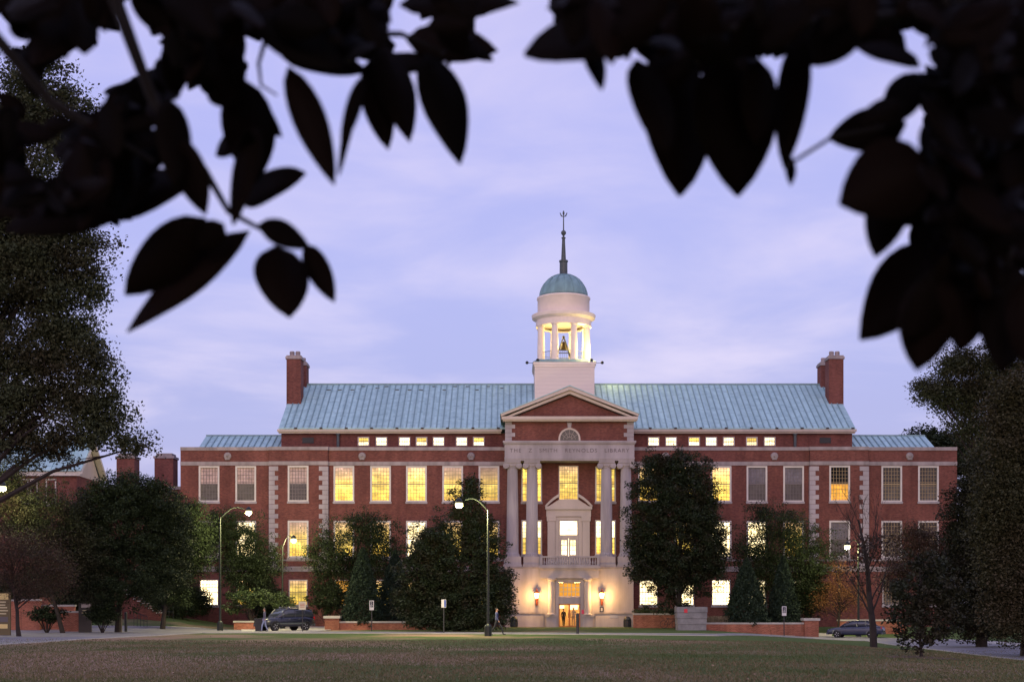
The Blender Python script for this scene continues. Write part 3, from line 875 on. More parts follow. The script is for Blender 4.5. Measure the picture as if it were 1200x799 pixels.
# aedicule round the balcony doors
b = MB()
for s in (-1, 1):
    x0, x1 = sorted((s * 1.98, s * 1.28)); b.box(x0, x1, rv - 0.26, rv - 0.004, 5.63, 9.9); b.box(x0 - 0.08, x1 + 0.08, rv - 0.32, rv - 0.006, 9.9, 10.34); b.box(x0 - 0.06, x1 + 0.06, rv - 0.30, rv - 0.006, 5.64, 6.1)
    x0, x1 = sorted((s * 1.26, s * 0.93)); b.box(x0, x1, rv - 0.12, rv - 0.008, 5.63, 10.3)
b.box(-0.925, 0.925, rv - 0.12, rv - 0.008, 10.04, 10.3)
b.box(-2.1, 2.1, rv - 0.24, rv - 0.003, 10.345, 11.0); b.box(-2.2, 2.2, rv - 0.42, rv - 0.002, 11.0, 11.3)
for s in (-1, 1):          # broken segmental pediment
    n = 8; out, inn = [], []
    for k in range(n + 1):
        t = k / n; x = 2.25 - 1.33 * t; z = 11.305 + 1.12 * math.sqrt(max(0, 1 - ((x) / 2.4) ** 2)) * 1.0 - 0.30
        z = 11.305 + (12.42 - 11.305) * (1 - (x / 2.25) ** 2) / (1 - (0.92 / 2.25) ** 2)
        out.append((x, z + 0.02)); inn.append((x, max(11.304, z - 0.26)))
    for k in range(n):
        q = [out[k], out[k + 1], inn[k + 1], inn[k]]
        q = [(s * a_, c_) for a_, c_ in q]
        if s < 0: q.reverse()
        b.prism_y(q, rv - 0.44, rv - 0.01)
b.prism_y([(-1.9, 11.302), (1.9, 11.302), (0.95, 11.9), (-0.95, 11.9)], rv - 0.2, rv - 0.012)
b.build('balcony_doorcase', CREAM, portico)
o = MB(); o.box(-0.92, -0.80, rv - 0.06, rv + 0.1, 5.63, 10.02); o.box(0.80, 0.92, rv - 0.06, rv + 0.1, 5.63, 10.02); o.box(-0.80, 0.80, rv - 0.06, rv + 0.1, 8.30, 8.62); o.box(-0.80, 0.80, rv - 0.06, rv + 0.1, 9.92, 10.02)
for s in (-1, 1):
    x0, x1 = sorted((s * 0.80, s * 0.03)); o.box(x0, x0 + 0.14, rv - 0.04, rv + 0.08, 5.63, 8.30); o.box(x1 - 0.14, x1, rv - 0.04, rv + 0.08, 5.63, 8.30)
    o.box(x0 + 0.14, x1 - 0.14, rv - 0.04, rv + 0.08, 5.63, 6.75); o.box(x0 + 0.14, x1 - 0.14, rv - 0.04, rv + 0.08, 8.12, 8.30)
    xm = (x0 + x1) / 2; o.box(xm - 0.02, xm + 0.02, rv - 0.02, rv + 0.06, 6.75, 8.12)
    for zz in (7.2, 7.66): o.box(x0 + 0.14, x1 - 0.14, rv - 0.018, rv + 0.058, zz - 0.02, zz + 0.02)
bd = o.build('balcony_door', CREAM, lib)
o = MB(); o.box(-0.80, 0.80, rv + 0.10, rv + 0.115, 5.7, 10.0); o.build('pane', HOT, bd)
# balustrade and balcony slab
b = MB()
b.box(-2.85, 2.85, pv - 0.55, pv - 0.062, 5.43, 5.64)
b.box(-2.7, 2.7, pv - 0.5, pv - 0.30, 5.64, 5.74); b.box(-2.72, 2.72, pv - 0.52, pv - 0.28, 6.4, 6.54)
for s in (-1, 1):
    x0, x1 = sorted((s * 2.74, s * 2.5)); b.box(x0, x1, pv - 0.53, pv - 0.27, 5.645, 6.398)
for k in range(22):
    u = -2.36 + k * 4.72 / 21
    b.lathe(u, pv - 0.4, [(0.05, 5.74), (0.085, 5.9), (0.075, 6.02), (0.045, 6.2), (0.06, 6.4)], 8)
b.build('balustrade', STONE, portico)
# ground-floor door case
b = MB()
b.box(-2.72, 2.72, pv - 0.35, pv - 0.064, 4.5, 5.3); b.box(-2.8, 2.8, pv - 0.45, pv - 0.066, 5.3, 5.428)
for s in (-1, 1):
    x0, x1 = sorted((s * 2.18, s * 1.2)); b.box(x0, x1, pv - 0.36, pv - 0.11, -0.3, 0.95); b.box(x0 - 0.06, x1 + 0.06, pv - 0.42, pv - 0.11, 0.95, 1.12)
    b.lathe(s * 1.68, pv - 0.16, [(0.40, 1.12), (0.40, 1.22), (0.34, 1.3), (0.325, 2.4), (0.28, 4.2), (0.33, 4.3), (0.42, 4.34), (0.42, 4.5)], 20)
b.box(-1.25, -1.0, pv - 0.05, pv + 0.45, -0.3, 4.45); b.box(1.0, 1.25, pv - 0.05, pv + 0.45, -0.3, 4.45); b.box(-1.0, 1.0, pv - 0.048, pv + 0.45, 4.12, 4.45)
b.box(-1.0, 1.0, pv + 0.12, pv + 0.45, 2.15, 2.8)
b.build('doorcase', STONE, portico)
# vestibule behind the door (a real lit room)
ROOMW = mat("vestibule_plaster", (0.72, 0.56, 0.36), 0.8, 0.1, 1.0)
b = MB()
b.add([(-1.9, pv + 0.52, 0), (1.9, pv + 0.52, 0), (1.9, pv + 4.2, 0), (-1.9, pv + 4.2, 0), (-1.9, pv + 0.52, 4.2), (1.9, pv + 0.52, 4.2), (1.9, pv + 4.2, 4.2), (-1.9, pv + 4.2, 4.2)],
      [(0, 1, 2, 3), (3, 2, 6, 7), (0, 3, 7, 4), (1, 5, 6, 2), (4, 7, 6, 5)])
b.build('vestibule', ROOMW, lib)
b = MB()
for x in (-0.9, 0.9): b.box(x - 0.35, x + 0.35, pv + 1.4, pv + 3.2, 4.08, 4.16)
b.build('ceiling_lamp', emit_mat("vestibule_lamp", (1.0, 0.55, 0.17), 60.0), lib)
b = MB(); b.box(-0.95, -0.35, pv + 4.12, pv + 4.18, 1.7, 2.0); b.box(0.2, 0.95, pv + 4.12, pv + 4.18, 1.6, 2.05); b.build('lit_panel', emit_mat("lobby_light", (1.0, 0.8, 0.45), 2.4), lib)
WOOD = mat("orange_wood", (0.42, 0.13, 0.03), 0.4, 0.2, 2.0)
b = MB()
b.box(-1.0, -0.90, pv + 0.2, pv + 0.32, 0, 2.15); b.box(0.90, 1.0, pv + 0.2, pv + 0.32, 0, 2.15); b.box(-0.07, 0.07, pv + 0.18, pv + 0.34, 0, 2.15); b.box(-0.9, 0.9, pv + 0.21, pv + 0.31, 2.05, 2.148)
b.box(-0.9, 0.9, pv + 0.21, pv + 0.31, 0.0, 0.1)
d = b.build('entrance_door', WOOD, lib)
b = MB(); b.box(-0.9, -0.07, pv + 0.25, pv + 0.262, 0.1, 2.05); b.box(0.07, 0.9, pv + 0.25, pv + 0.262, 0.1, 2.05); b.build('glass', GLASS, d)
b = MB(); b.box(-0.13, -0.09, pv + 0.12, pv + 0.16, 0.85, 1.3); b.box(0.09, 0.13, pv + 0.12, pv + 0.16, 0.85, 1.3); b.build('handle', GOLD, d)
b = MB(); b.box(-1.0, -0.94, pv + 0.14, pv + 0.3, 2.81, 4.11); b.box(0.94, 1.0, pv + 0.14, pv + 0.3, 2.81, 4.11)
b.box(-0.94, 0.94, pv + 0.14, pv + 0.3, 4.04, 4.11); b.box(-0.94, 0.94, pv + 0.14, pv + 0.3, 2.81, 2.87)
for k in range(1, 5): b.box(-0.94 + 1.88 * k / 5 - 0.025, -0.94 + 1.88 * k / 5 + 0.025, pv + 0.16, pv + 0.24, 2.87, 4.04)
for k in range(1, 3): b.box(-0.94, 0.94, pv + 0.165, pv + 0.235, 2.87 + 1.17 * k / 3 - 0.025, 2.87 + 1.17 * k / 3 + 0.025)
tr = b.build('transom_window', TRIM, lib)
b = MB(); b.box(-0.94, 0.94, pv + 0.25, pv + 0.26, 2.87, 4.04); b.build('pane', lit_window_mat("transom_glow", (1.0, 0.40, 0.02), (1.0, 0.42, 0.025), (1.0, 0.38, 0.02), 1.0, 0.25), tr)
# wall lanterns
LAMPGLASS = emit_mat("lantern_glass", (1.0, 0.62, 0.22), 14.0)
RUST = mat("lantern_metal", (0.16, 0.03, 0.012), 0.5, 0.2, 3.0)
for px in (629, 705.3):
    u = U(px, 132.9); v = pv - 0.42
    b = MB()
    b.lathe(u, v, [(0.05, 2.0), (0.09, 2.45), (0.15, 2.62), (0.17, 2.66)], 8); b.lathe(u, v, [(0.26, 3.12), (0.24, 3.18), (0.1, 3.36), (0.03, 3.52), (0.015, 3.62)], 8)
    b.box(u - 0.05, u + 0.05, v + 0.06, pv - 0.004, 2.2, 2.3); b.box(u - 0.1, u + 0.1, pv - 0.05, pv - 0.003, 2.0, 2.6)
    for k in range(4):
        t = R(45 + 90 * k); b.tube([(u + 0.16 * math.cos(t), v + 0.16 * math.sin(t), 2.6), (u + 0.235 * math.cos(t), v + 0.235 * math.sin(t), 3.15)], 0.014, 4)
    o = b.build('wall_lantern', RUST, lib)
    g = MB(); g.lathe(u, v, [(0.13, 2.66), (0.2, 2.9), (0.22, 3.12)], 8); g.build('lantern_glass', LAMPGLASS, o)
    l = bpy.data.lights.new('lantern_light', 'POINT'); l.energy = 760; l.color = (1.0, 0.56, 0.17); l.shadow_soft_size = 0.2
    lo_ = bpy.data.objects.new('lantern_light', l); lo_.parent = lib; lo_.location = (u, v - 0.30, 2.95); C.objects.link(lo_)
# small fixings by the door
b = MB(); b.box(U(703, 133), U(707.4, 133), pv - 0.13, pv - 0.104, 1.4, 1.86); sg = b.build('door_sign', IRON, lib)
b = MB(); b.box(U(704.2, 133), U(706.2, 133), pv - 0.138, pv - 0.132, 1.48, 1.78); b.build('sign_face', WHITE, sg)
b = MB(); b.box(U(681.4, 133), U(684.2, 133), pv - 0.37, pv - 0.362, 1.22, 1.6); b.build('pink_notice', mat("pink_paper", (0.62, 0.06, 0.13), 0.7, 0.05), lib)
b = MB(); b.box(U(715, 133), U(724, 133), pv - 0.125, pv - 0.102, 0.86, 1.1); b.build('wall_plaque', mat("plaque_metal", (0.3, 0.3, 0.36), 0.4, 0.1), lib)

# ---------------------------------------------------------------- cupola
cuy = 13.6
cb_ = MB(); h = 3.02
cb_.box(-h, h, cuy - h, cuy + h, 21.0, 26.25)
cup = cb_.build('cupola', SIDING, lib)
b = MB(); b.box(-h - 0.06, h + 0.06, cuy - h - 0.06, cuy + h + 0.06, 26.1, 26.32); b.box(-h - 0.16, h + 0.16, cuy - h - 0.16, cuy + h + 0.16, 26.32, 26.56); b.build('base_cornice', WHITE, cup)
b = MB(); b.add([(-h - 0.2, cuy - h - 0.2, 26.562), (h + 0.2, cuy - h - 0.2, 26.562), (h + 0.2, cuy + h + 0.2, 26.562), (-h - 0.2, cuy + h + 0.2, 26.562), (-2.75, cuy - 2.75, 26.92), (2.75, cuy - 2.75, 26.92), (2.75, cuy + 2.75, 26.92), (-2.75, cuy + 2.75, 26.92)],
               [(0, 1, 5, 4), (1, 2, 6, 5), (2, 3, 7, 6), (3, 0, 4, 7), (4, 5, 6, 7), (0, 3, 2, 1)]); b.build('deck', PATINA2, cup)
cz = lambda py: 2 + (HZ - py) * 148.6 / F
s = MB(); s.lathe(0, 0, [(0.42, 0), (0.42, 0.12), (0.36, 0.16), (0.365, 1.5), (0.31, 3.52), (0.37, 3.58), (0.42, 3.71)], 18); colm = s.mesh('column', WHITE, False)
for k in range(8):
    a = R(22.5 + 45 * k); place('column', colm, cup, (2.52 * math.cos(a), cuy + 2.52 * math.sin(a), 26.92))
b = MB()
z0 = 30.62
b.lathe(0, cuy, [(2.2, z0), (2.86, z0), (2.86, z0 + 0.62), (2.98, z0 + 0.7), (3.24, z0 + 0.86), (3.3, z0 + 1.12), (3.3, z0 + 1.2), (2.7, z0 + 1.3)], 48, cap=False)
b.build('entablature', WHITE, cup)
b = MB(); b.lathe(0, cuy, [(2.6, z0 + 0.35), (0.02, z0 + 0.5)], 32, cap=False); b.build('ceiling', CREAM, cup)
b = MB(); b.lathe(0, cuy, [(2.68, z0 + 1.25), (2.68, 33.40), (2.76, 33.47), (2.76, 33.64), (2.6, 33.69)], 48, cap=False); b.build('drum', WHITE, cup, True)
prof = [(2.56, 33.64)]
for k in range(1, 13):
    a = math.pi / 2 * k / 12; prof.append((max(0.3, 2.5 * math.cos(a)), 33.69 + 2.42 * math.sin(a)))
b = MB(); b.lathe(0, cuy, prof, 48); 
for k in range(16):
    a = 2 * math.pi * k / 16; b.tube([(2.51 * math.cos(t) * math.cos(a), cuy + 2.51 * math.cos(t) * math.sin(a), 33.71 + 2.43 * math.sin(t)) for t in np.linspace(0, 1.4, 8)], 0.03, 4)
b.build('dome', PATINA2, cup, True)
b = MB(); zs = cz(321.5)
b.lathe(0, cuy, [(0.50, zs - 0.25), (0.41, zs + 0.1), (0.40, zs + 1.2), (0.46, zs + 1.26), (0.46, zs + 1.42), (0.25, zs + 1.48), (0.15, cz(280)), (0.22, cz(279.5)), (0.22, cz(278.4)), (0.1, cz(278)), (0.1, cz(275))], 14)
b.ball((0, cuy, cz(273)), 0.27, 12); b.tube([(0, cuy, cz(272)), (0, cuy, cz(247))], [0.07, 0.045], 6)
for s in (-1, 1):
    b.tube([(0, cuy, cz(254)), (s * 0.22, cuy, cz(253.2)), (s * 0.34, cuy, cz(250)), (s * 0.36, cuy, cz(249))], [0.04, 0.07, 0.05, 0.01], 5)
b.ball((0, cuy, cz(250)), 0.11, 8, sz=2.0)
b.build('spire', LEAD, cup)
# bell in its frame
b = MB(); fz = 26.92
for sx in (-1, 1):
    for sy in (-1, 1): b.tube([(sx * 0.95, cuy + sy * 0.7, fz), (sx * 0.02, cuy + sy * 0.1, fz + 2.7)], [0.07, 0.06], 5)
    b.tube([(sx * 0.58, cuy - 0.5, fz + 1.0), (sx * 0.58, cuy + 0.5, fz + 1.0)], 0.05, 5)
b.tube([(-0.62, cuy - 0.5, fz + 1.0), (0.62, cuy - 0.5, fz + 1.0)], 0.05, 5); b.ball((0, cuy, fz + 2.72), 0.16, 8)
b.build('bell_frame', IRON, cup)
b = MB(); b.lathe(0, cuy, [(0.40, fz + 1.38), (0.36, fz + 1.46), (0.27, fz + 1.75), (0.22, fz + 2.05), (0.13, fz + 2.2), (0.03, fz + 2.28)], 16); b.build('bell', GOLD, cup, True)
b = MB()
for k in range(8):
    a0, a1 = R(22.5 + 45 * k), R(67.5 + 45 * k)
    p0, p1 = Vector((2.5 * math.cos(a0), cuy + 2.5 * math.sin(a0), 0)), Vector((2.5 * math.cos(a1), cuy + 2.5 * math.sin(a1), 0))
    for zz in (fz + 0.12, fz + 0.98): b.tube([p0 + Vector((0, 0, zz)), p1 + Vector((0, 0, zz))], 0.03, 4)
    for t in np.linspace(0.08, 0.92, 9): q = p0.lerp(p1, t); b.tube([q + Vector((0, 0, fz + 0.12)), q + Vector((0, 0, fz + 0.98))], 0.014, 4)
b.build('railing', mat("railing_paint", (0.12, 0.14, 0.2), 0.5), cup)
for s in (-1, 1):
    b = MB(); b.tube([(s * 3.1, cuy - 3.0, 26.45), (s * 3.72, cuy - 3.1, 26.48)], 0.03, 4); b.ball((s * 3.8, cuy - 3.1, 26.5), 0.17, 8); b.ball((s * 2.72, cuy - 3.0, 26.78), 0.17, 8); b.build('floodlight', IRON, cup)
for (x, y, z, e) in ((1.75, -0.5, 28.9, 850), (-1.0, 0.6, 29.4, 320), (2.75, -2.75, 27.8, 340), (3.3, -1.2, 28.0, 220)):
    l = bpy.data.lights.new('cupola_light', 'POINT'); l.energy = e; l.color = (1.0, 0.74, 0.28); l.shadow_soft_size = 0.15
    o = bpy.data.objects.new('cupola_light', l); o.parent = lib; o.location = (x, cuy + y, z); C.objects.link(o)

# ---------------------------------------------------------------- neighbouring buildings on the left
nb = empty('neighbouring_hall', (0, 0, 0))
tag(nb, 'brick building with gabled copper roof and cream gable end behind the left trees', 'building')
b = MB(); b.box(-54, -37.9, 125.4, 132.2, -0.5, 13.3); b.build('wall', BRICK, nb)
b = MB(); b.prism_x([(125.35, 13.3), (132.25, 13.3), (128.8, 16.45)], -38.2, -37.86); b.build('gable_end', CREAM, nb)
b = MB(); b.box(-54, -37.5, 125.0, 125.38, 13.25, 13.62); b.box(-54, -37.5, 132.22, 132.6, 13.25, 13.62)
for s in (-1, 1):
    y0, y1 = 128.8 + s * 3.85, 128.8
    b.add([(-37.85, y0, 13.4), (-37.3, y0, 13.4), (-37.3, y0, 13.75), (-37.85, y0, 13.75), (-37.85, y1, 16.5), (-37.3, y1, 16.5), (-37.3, y1, 16.85), (-37.85, y1, 16.85)],
          [(0, 1, 2, 3), (4, 7, 6, 5), (0, 4, 5, 1), (1, 5, 6, 2), (2, 6, 7, 3), (3, 7, 4, 0)])
b.build('cornice', TRIM, nb)
b = MB()
for s in (-1, 1):
    y0 = 128.8 + s * 4.0
    b.add([(-54, y0, 13.63), (-37.35, y0, 13.63), (-37.35, 128.8, 16.9), (-54, 128.8, 16.9), (-54, y0, 13.75), (-37.35, y0, 13.75), (-37.35, 128.8, 17.02), (-54, 128.8, 17.02)],
          [(4, 5, 6, 7), (0, 1, 5, 4), (1, 2, 6, 5), (0, 3, 2, 1), (0, 4, 7, 3)])
    for k in range(1, 12):
        x = -54 + k * 1.4
        b.add([(x - 0.04, y0, 13.76), (x + 0.04, y0, 13.76), (x + 0.04, 128.8, 17.03), (x - 0.04, 128.8, 17.03), (x - 0.04, y0, 13.88), (x + 0.04, y0, 13.88), (x + 0.04, 128.8, 17.15), (x - 0.04, 128.8, 17.15)],
              [(4, 5, 6, 7), (0, 4, 7, 3), (1, 2, 6, 5), (0, 1, 5, 4)])
b.build('roof', PATINA, nb)
for px in (31, 38.5, 60):
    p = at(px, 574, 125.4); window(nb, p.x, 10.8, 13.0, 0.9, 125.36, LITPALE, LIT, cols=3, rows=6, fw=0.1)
bh = empty('brick_rear_wing', (0, 0, 0))
tag(bh, 'flat brick wing with two brick chimneys between the gabled hall and the library', 'building')
b = MB(); b.box(-46, -31.7, 143.0, 155.0, -0.5, 13.5); b.build('wall', BRICK, bh)
b = MB(); b.box(-46.1, -31.6, 142.9, 155.1, 13.5, 13.8); b.build('coping', STONE_D, bh)
for x0, x1 in ((136.5, 157.5), (181, 203)):
    a0, a1 = at(x0, 0, 146).x, at(x1, 0, 146).x
    b = MB(); b.box(a0, a1, 146, 148, 13.8, 16.9); o = b.build('chimney', BRICK, bh)
    b = MB(); b.box(a0 - 0.1, a1 + 0.1, 145.9, 148.1, 16.9, 17.12); b.box(a0 + 0.15, a1 - 0.15, 146.1, 147.9, 17.12, 17.42); b.build('cap', STONE_D, o)

# ---------------------------------------------------------------- trees
def rand_dirs(n, rng):
    d = rng.standard_normal((n, 3)); return d / np.linalg.norm(d, axis=1, keepdims=True)
def leaves_mesh(name, P, size, m, rng, elong=1.7, flat=0.5, jitter=0.45):
    n = len(P)
    nrm = rand_dirs(n, rng); nrm[:, 2] = np.abs(nrm[:, 2]) + flat; nrm /= np.linalg.norm(nrm, axis=1, keepdims=True)
    a = rand_dirs(n, rng); a -= nrm * (a * nrm).sum(1, keepdims=True); a /= np.linalg.norm(a, axis=1, keepdims=True) + 1e-9
    bb = np.cross(nrm, a)
    s = size * (1 + jitter * (rng.random((n, 1)) * 2 - 1))
    l, w = s * 0.5 * elong ** 0.5, s * 0.5 / elong ** 0.5
    V = np.stack([P - a * l, P + bb * w - a * l * 0.15, P + a * l - nrm * l * 0.25, P - bb * w - a * l * 0.15], 1).reshape(-1, 3)
    q = np.arange(4 * n).reshape(n, 4)
    return np_mesh(name, V, q, m)
def clump_points(blobs, n_leaf, sig, rng, shell=0.5, per=60, keep=None):
    """blobs: (centre, radii); leaves gathered in clumps spread through each blob, denser to the outside"""
    out, cc = [], []
    vol = np.array([b[1][0] * b[1][2] for b in blobs]); vol = vol / vol.sum()
    for (c, r), f in zip(blobs, vol):
        k = max(3, int(n_leaf * f / per))
        d = rand_dirs(k, rng); rad = (shell + (1 - shell) * rng.random((k, 1)) ** 0.8)
        rad *= 1 + 0.17 * rng.standard_normal((k, 1)).clip(-2.2, 1.1)
        cen = np.array(c) + d * rad * np.array(r)
        cc.append(cen)
        sg = sig * (0.6 + 0.8 * rng.random((k, 1, 1)))
        p = cen[:, None, :] + np.clip(rng.standard_normal((k, per, 3)), -1.7, 1.7) * sg * np.array([1, 1, 0.6])
        out.append(p.reshape(-1, 3))
    return np.concatenate(out), np.concatenate(cc)
def limb_tree(base, top, r0, targets, rng, n_limb=14, n=7, limb_r=0.42):
    b = MB()
    base, top = Vector(base), Vector(top)
    h = (top - base).length
    pts = [base.lerp(top, t) + Vector((rng.normal() * 0.02 * h * t, rng.normal() * 0.02 * h * t, 0)) for t in np.linspace(0, 1, 8)]
    rad = [r0 * (1.25 if i == 0 else 1.0) * (1 - 0.85 * i / 7) for i in range(8)]
    b.tube(pts, rad, n)
    for c in targets[:n_limb]:
        c = Vector(c); t = min(0.9, max(0.15, (c.z - base.z) / max(0.1, h) * 0.65)); s = base.lerp(top, t)
        mid = s.lerp(c, 0.5) + Vector((0, 0, 0.06 * (c - s).length))
        rr = r0 * (1 - 0.85 * t) * limb_r
        b.tube([s, s.lerp(mid, 0.5), mid, mid.lerp(c, 0.55), c], [rr, rr * 0.8, rr * 0.55, rr * 0.35, rr * 0.12], 5)
        for _ in range(3):
            q = mid.lerp(c, rng.random()) ; e = q + Vector(rng.standard_normal(3) * min(0.5, 0.05 * h))
            b.tube([q, q.lerp(e, 0.5), e], [rr * 0.3, rr * 0.2, rr * 0.06], 4)
    return b
LEAF_DARK = leaf_mat("dark_green_leaf", (0.016, 0.025, 0.012), (0.030, 0.042, 0.020), 0.65, 0.1)
LEAF_MAG = leaf_mat("magnolia_leaf", (0.014, 0.023, 0.012), (0.029, 0.041, 0.021), 0.6, 0.12, (0.030, 0.025, 0.015), 1.0)
LEAF_OLIVE = leaf_mat("olive_leaf", (0.018, 0.024, 0.013), (0.032, 0.037, 0.020), 0.65, 0.1, (0.034, 0.029, 0.018), 0.5)
LEAF_TALL = leaf_mat("brown_green_leaf", (0.040, 0.044, 0.021), (0.074, 0.070, 0.034), 0.65, 0.08, (0.056, 0.042, 0.024), 0.22)
LEAF_RIGHT = leaf_mat("dusky_leaf", (0.020, 0.024, 0.013), (0.036, 0.037, 0.020), 0.65, 0.08, (0.034, 0.026, 0.017), 0.4)
LEAF_BROWN = leaf_mat("russet_leaf", (0.045, 0.024, 0.018), (0.075, 0.046, 0.028), 0.7, 0.15, (0.035, 0.032, 0.02), 0.6)
LEAF_RUST = leaf_mat("orange_leaf", (0.12, 0.05, 0.02), (0.20, 0.10, 0.04), 0.7, 0.15)
LEAF_CONIFER = leaf_mat("conifer_needles", (0.012, 0.024, 0.016), (0.028, 0.044, 0.026), 0.7, 0.15)
LEAF_HEDGE = leaf_mat("hedge_leaf", (0.03, 0.05, 0.018), (0.07, 0.10, 0.035), 0.55, 0.25)
LEAF_OAK = leaf_mat("oak_leaf", (0.032, 0.042, 0.020), (0.062, 0.072, 0.033), 0.6, 0.12, (0.044, 0.038, 0.022), 0.35)

def tree(name, label, cat, Y, base, blobs, m, n_leaf, size, trunk_r=0.2, depth=0.85, sig=0.4, shell=0.5, per=60, group=None, seed=1, limbs=14, elong=1.7, flat=0.5, tip=None):
    """blobs: (px, py, rx, ry) as seen in the photograph on the plane Y, given real depth"""
    rng = np.random.default_rng(seed)
    g = onground(base, Y)
    k = Y / F
    bl = []
    for i, (px, py, rx, ry) in enumerate(blobs):
        c = at(px, py, Y + (0 if i == 0 else rng.uniform(-0.4, 0.4) * rx * k))
        bl.append(((c.x - g.x, c.y - g.y, c.z - g.z), (rx * k, max(rx, ry * 0.6) * k * depth, ry * k)))
    root = empty(name, g); tag(root, label, cat, group)
    n_leaf = int(n_leaf * 4.0); size = size * 0.57; per = int(per * 1.7); sig = sig * 0.92
    P, cc = clump_points(bl, n_leaf, sig, rng, shell, per)
    P = P[P[:, 2] > 0.12]
    place('crown', leaves_mesh('crown', P, size, m, rng, elong, flat), root)
    top = max(bl, key=lambda q: q[0][2] + q[1][2]); tz = top[0][2] + top[1][2] * 0.55
    rng.shuffle(cc)
    limb_tree((0, 0, -0.3), (top[0][0] * 0.8, top[0][1] * 0.8, tz), trunk_r, cc, rng, limbs).build('trunk', BARK, root)
    return root
def cone_tree(name, label, cat, Y, px, base_py, top_py, half, m, n_leaf, size, seed, group=None):
    rng = np.random.default_rng(seed); k = Y / F
    g = onground(px, Y); h = (HZ - top_py) * k + EYE - g.z; r = half * k
    n_leaf = int(n_leaf * 1.8); size *= 0.8
    t = rng.random(n_leaf) ** 1.35; a = rng.random(n_leaf) * 6.283
    prof = r * np.minimum(1.0, 1.12 * (1 - t) ** 0.75) * np.minimum(1, 0.78 + t * 3)
    lump = 1 + 0.10 * np.sin(a * 5 + t * 23) + 0.08 * np.sin(a * 9 - t * 41) + 0.05 * rng.standard_normal(n_leaf)
    rad = prof * lump * (0.62 + 0.38 * rng.random(n_leaf) ** 0.5)
    P = np.stack([rad * np.cos(a), rad * np.sin(a), 0.1 + t * (h - 0.1)], 1)
    root = empty(name, g); tag(root, label, cat, group)
    place('crown', leaves_mesh('crown', P, size, m, rng, 2.2, 0.1), root)
    b = MB(); b.tube([(0, 0, -0.2), (0, 0, h * 0.5), (0, 0, h * 0.9)], [0.16, 0.09, 0.03], 6); b.build('trunk', BARK, root)
    return root
def shrub(name, label, cat, Y, px, cy, rx, ry, m, n_leaf, size, seed, group=None, blobs=None):
    rng = np.random.default_rng(seed); k = Y / F; g = onground(px, Y)
    bl = []
    for (qx, qy, ax, ay) in (blobs or [(px, cy, rx, ry)]):
        c = at(qx, qy, Y); bl.append(((c.x - g.x, 0, c.z - g.z), (ax * k, ax * k * 0.8, ay * k)))
    P, cc = clump_points(bl, n_leaf, 0.16, rng, 0.45, 30); P = P[P[:, 2] > 0.02]
    root = empty(name, g); tag(root, label, cat, group)
    place('foliage', leaves_mesh('foliage', P, size, m, rng), root)
    b = MB()
    for c in cc[:10]: b.tube([(0, 0, -0.1), (c[0] * 0.5, c[1] * 0.5, max(0.05, c[2] * 0.6)), tuple(c)], [0.04, 0.03, 0.01], 4)
    b.build('stem', BARK, root)
    return root

TG = 'trees in front of the library'
# left side
tree('oak_tree', 'huge dark oak with drooping leafy branches along the left edge', 'tree', 62, -60,
     [(-20, 330, 95, 150), (20, 250, 80, 130), (60, 330, 55, 110), (35, 440, 75, 75), (85, 410, 45, 60), (105, 470, 38, 38), (128, 500, 30, 26), (145, 516, 18, 18), (92, 500, 30, 28), (55, 520, 40, 30), (95, 320, 28, 40),
      (108, 345, 18, 18), (82, 265, 34, 40), (112, 292, 16, 16), (122, 430, 20, 20), (136, 468, 16, 18), (15, 500, 60, 50), (75, 150, 60, 60), (30, 110, 60, 50), (158, 520, 9, 14)],
     LEAF_OAK, 46000, 0.18, 0.42, 0.6, 0.42, 0.25, 120, seed=11, limbs=46, flat=0.2)
tree('round_tree', 'broad dome-crowned dark tree in front of the left wing', 'tree', 106, 138,
     [(150, 612, 62, 58), (105, 640, 38, 48), (195, 640, 32, 55), (150, 670, 60, 42), (120, 590, 30, 28), (180, 590, 28, 28), (150, 585, 34, 34)], LEAF_DARK, 30000, 0.2, 0.22, 0.8, 0.34, 0.55, 60, TG, 12, 20)
tree('shade_tree', 'dark tree filling the gap between dome-crowned tree and green lamp post', 'tree', 116, 190,
     [(210, 625, 36, 48), (226, 646, 22, 34), (196, 680, 32, 34)], LEAF_DARK, 15000, 0.2, 0.2, 0.8, 0.36, 0.5, 60, TG, 13)
tree('yellow_green_tree', 'loose yellow-green tree lit by a lamp behind the reddish tree', 'tree', 103, 75,
     [(60, 610, 50, 48), (20, 595, 45, 45), (95, 650, 32, 42), (112, 690, 16, 24), (70, 665, 45, 40), (5, 560, 28, 28)], LEAF_OLIVE, 21000, 0.17, 0.16, 0.8, 0.42, 0.3, 40, TG, 14)
tree('reddish_tree', 'small twiggy tree with russet leaves beside the brown sign', 'tree', 92, 23,
     [(28, 655, 50, 42), (65, 668, 28, 30), (5, 650, 36, 40), (40, 690, 40, 18)], LEAF_BROWN, 9000, 0.11, 0.15, 0.8, 0.45, 0.2, 30, TG, 15, 40)
tree('window_tree', 'dark tree over lit windows just right of the left lamp post', 'tree', 124, 297,
     [(285, 640, 34, 38), (258, 640, 20, 34), (312, 662, 20, 32), (288, 672, 34, 26), (265, 610, 22, 22)], LEAF_DARK, 11500, 0.19, 0.18, 0.7, 0.36, 0.35, 50, TG, 16)
tree('spreading_tree', 'round spreading tree with lights glinting through above two cone evergreens', 'tree', 124, 412,
     [(412, 640, 48, 40), (380, 655, 25, 36), (448, 640, 28, 36), (400, 680, 42, 34), (440, 670, 34, 35), (425, 612, 30, 18)], LEAF_DARK, 13500, 0.19, 0.22, 0.7, 0.38, 0.35, 50, TG, 17)
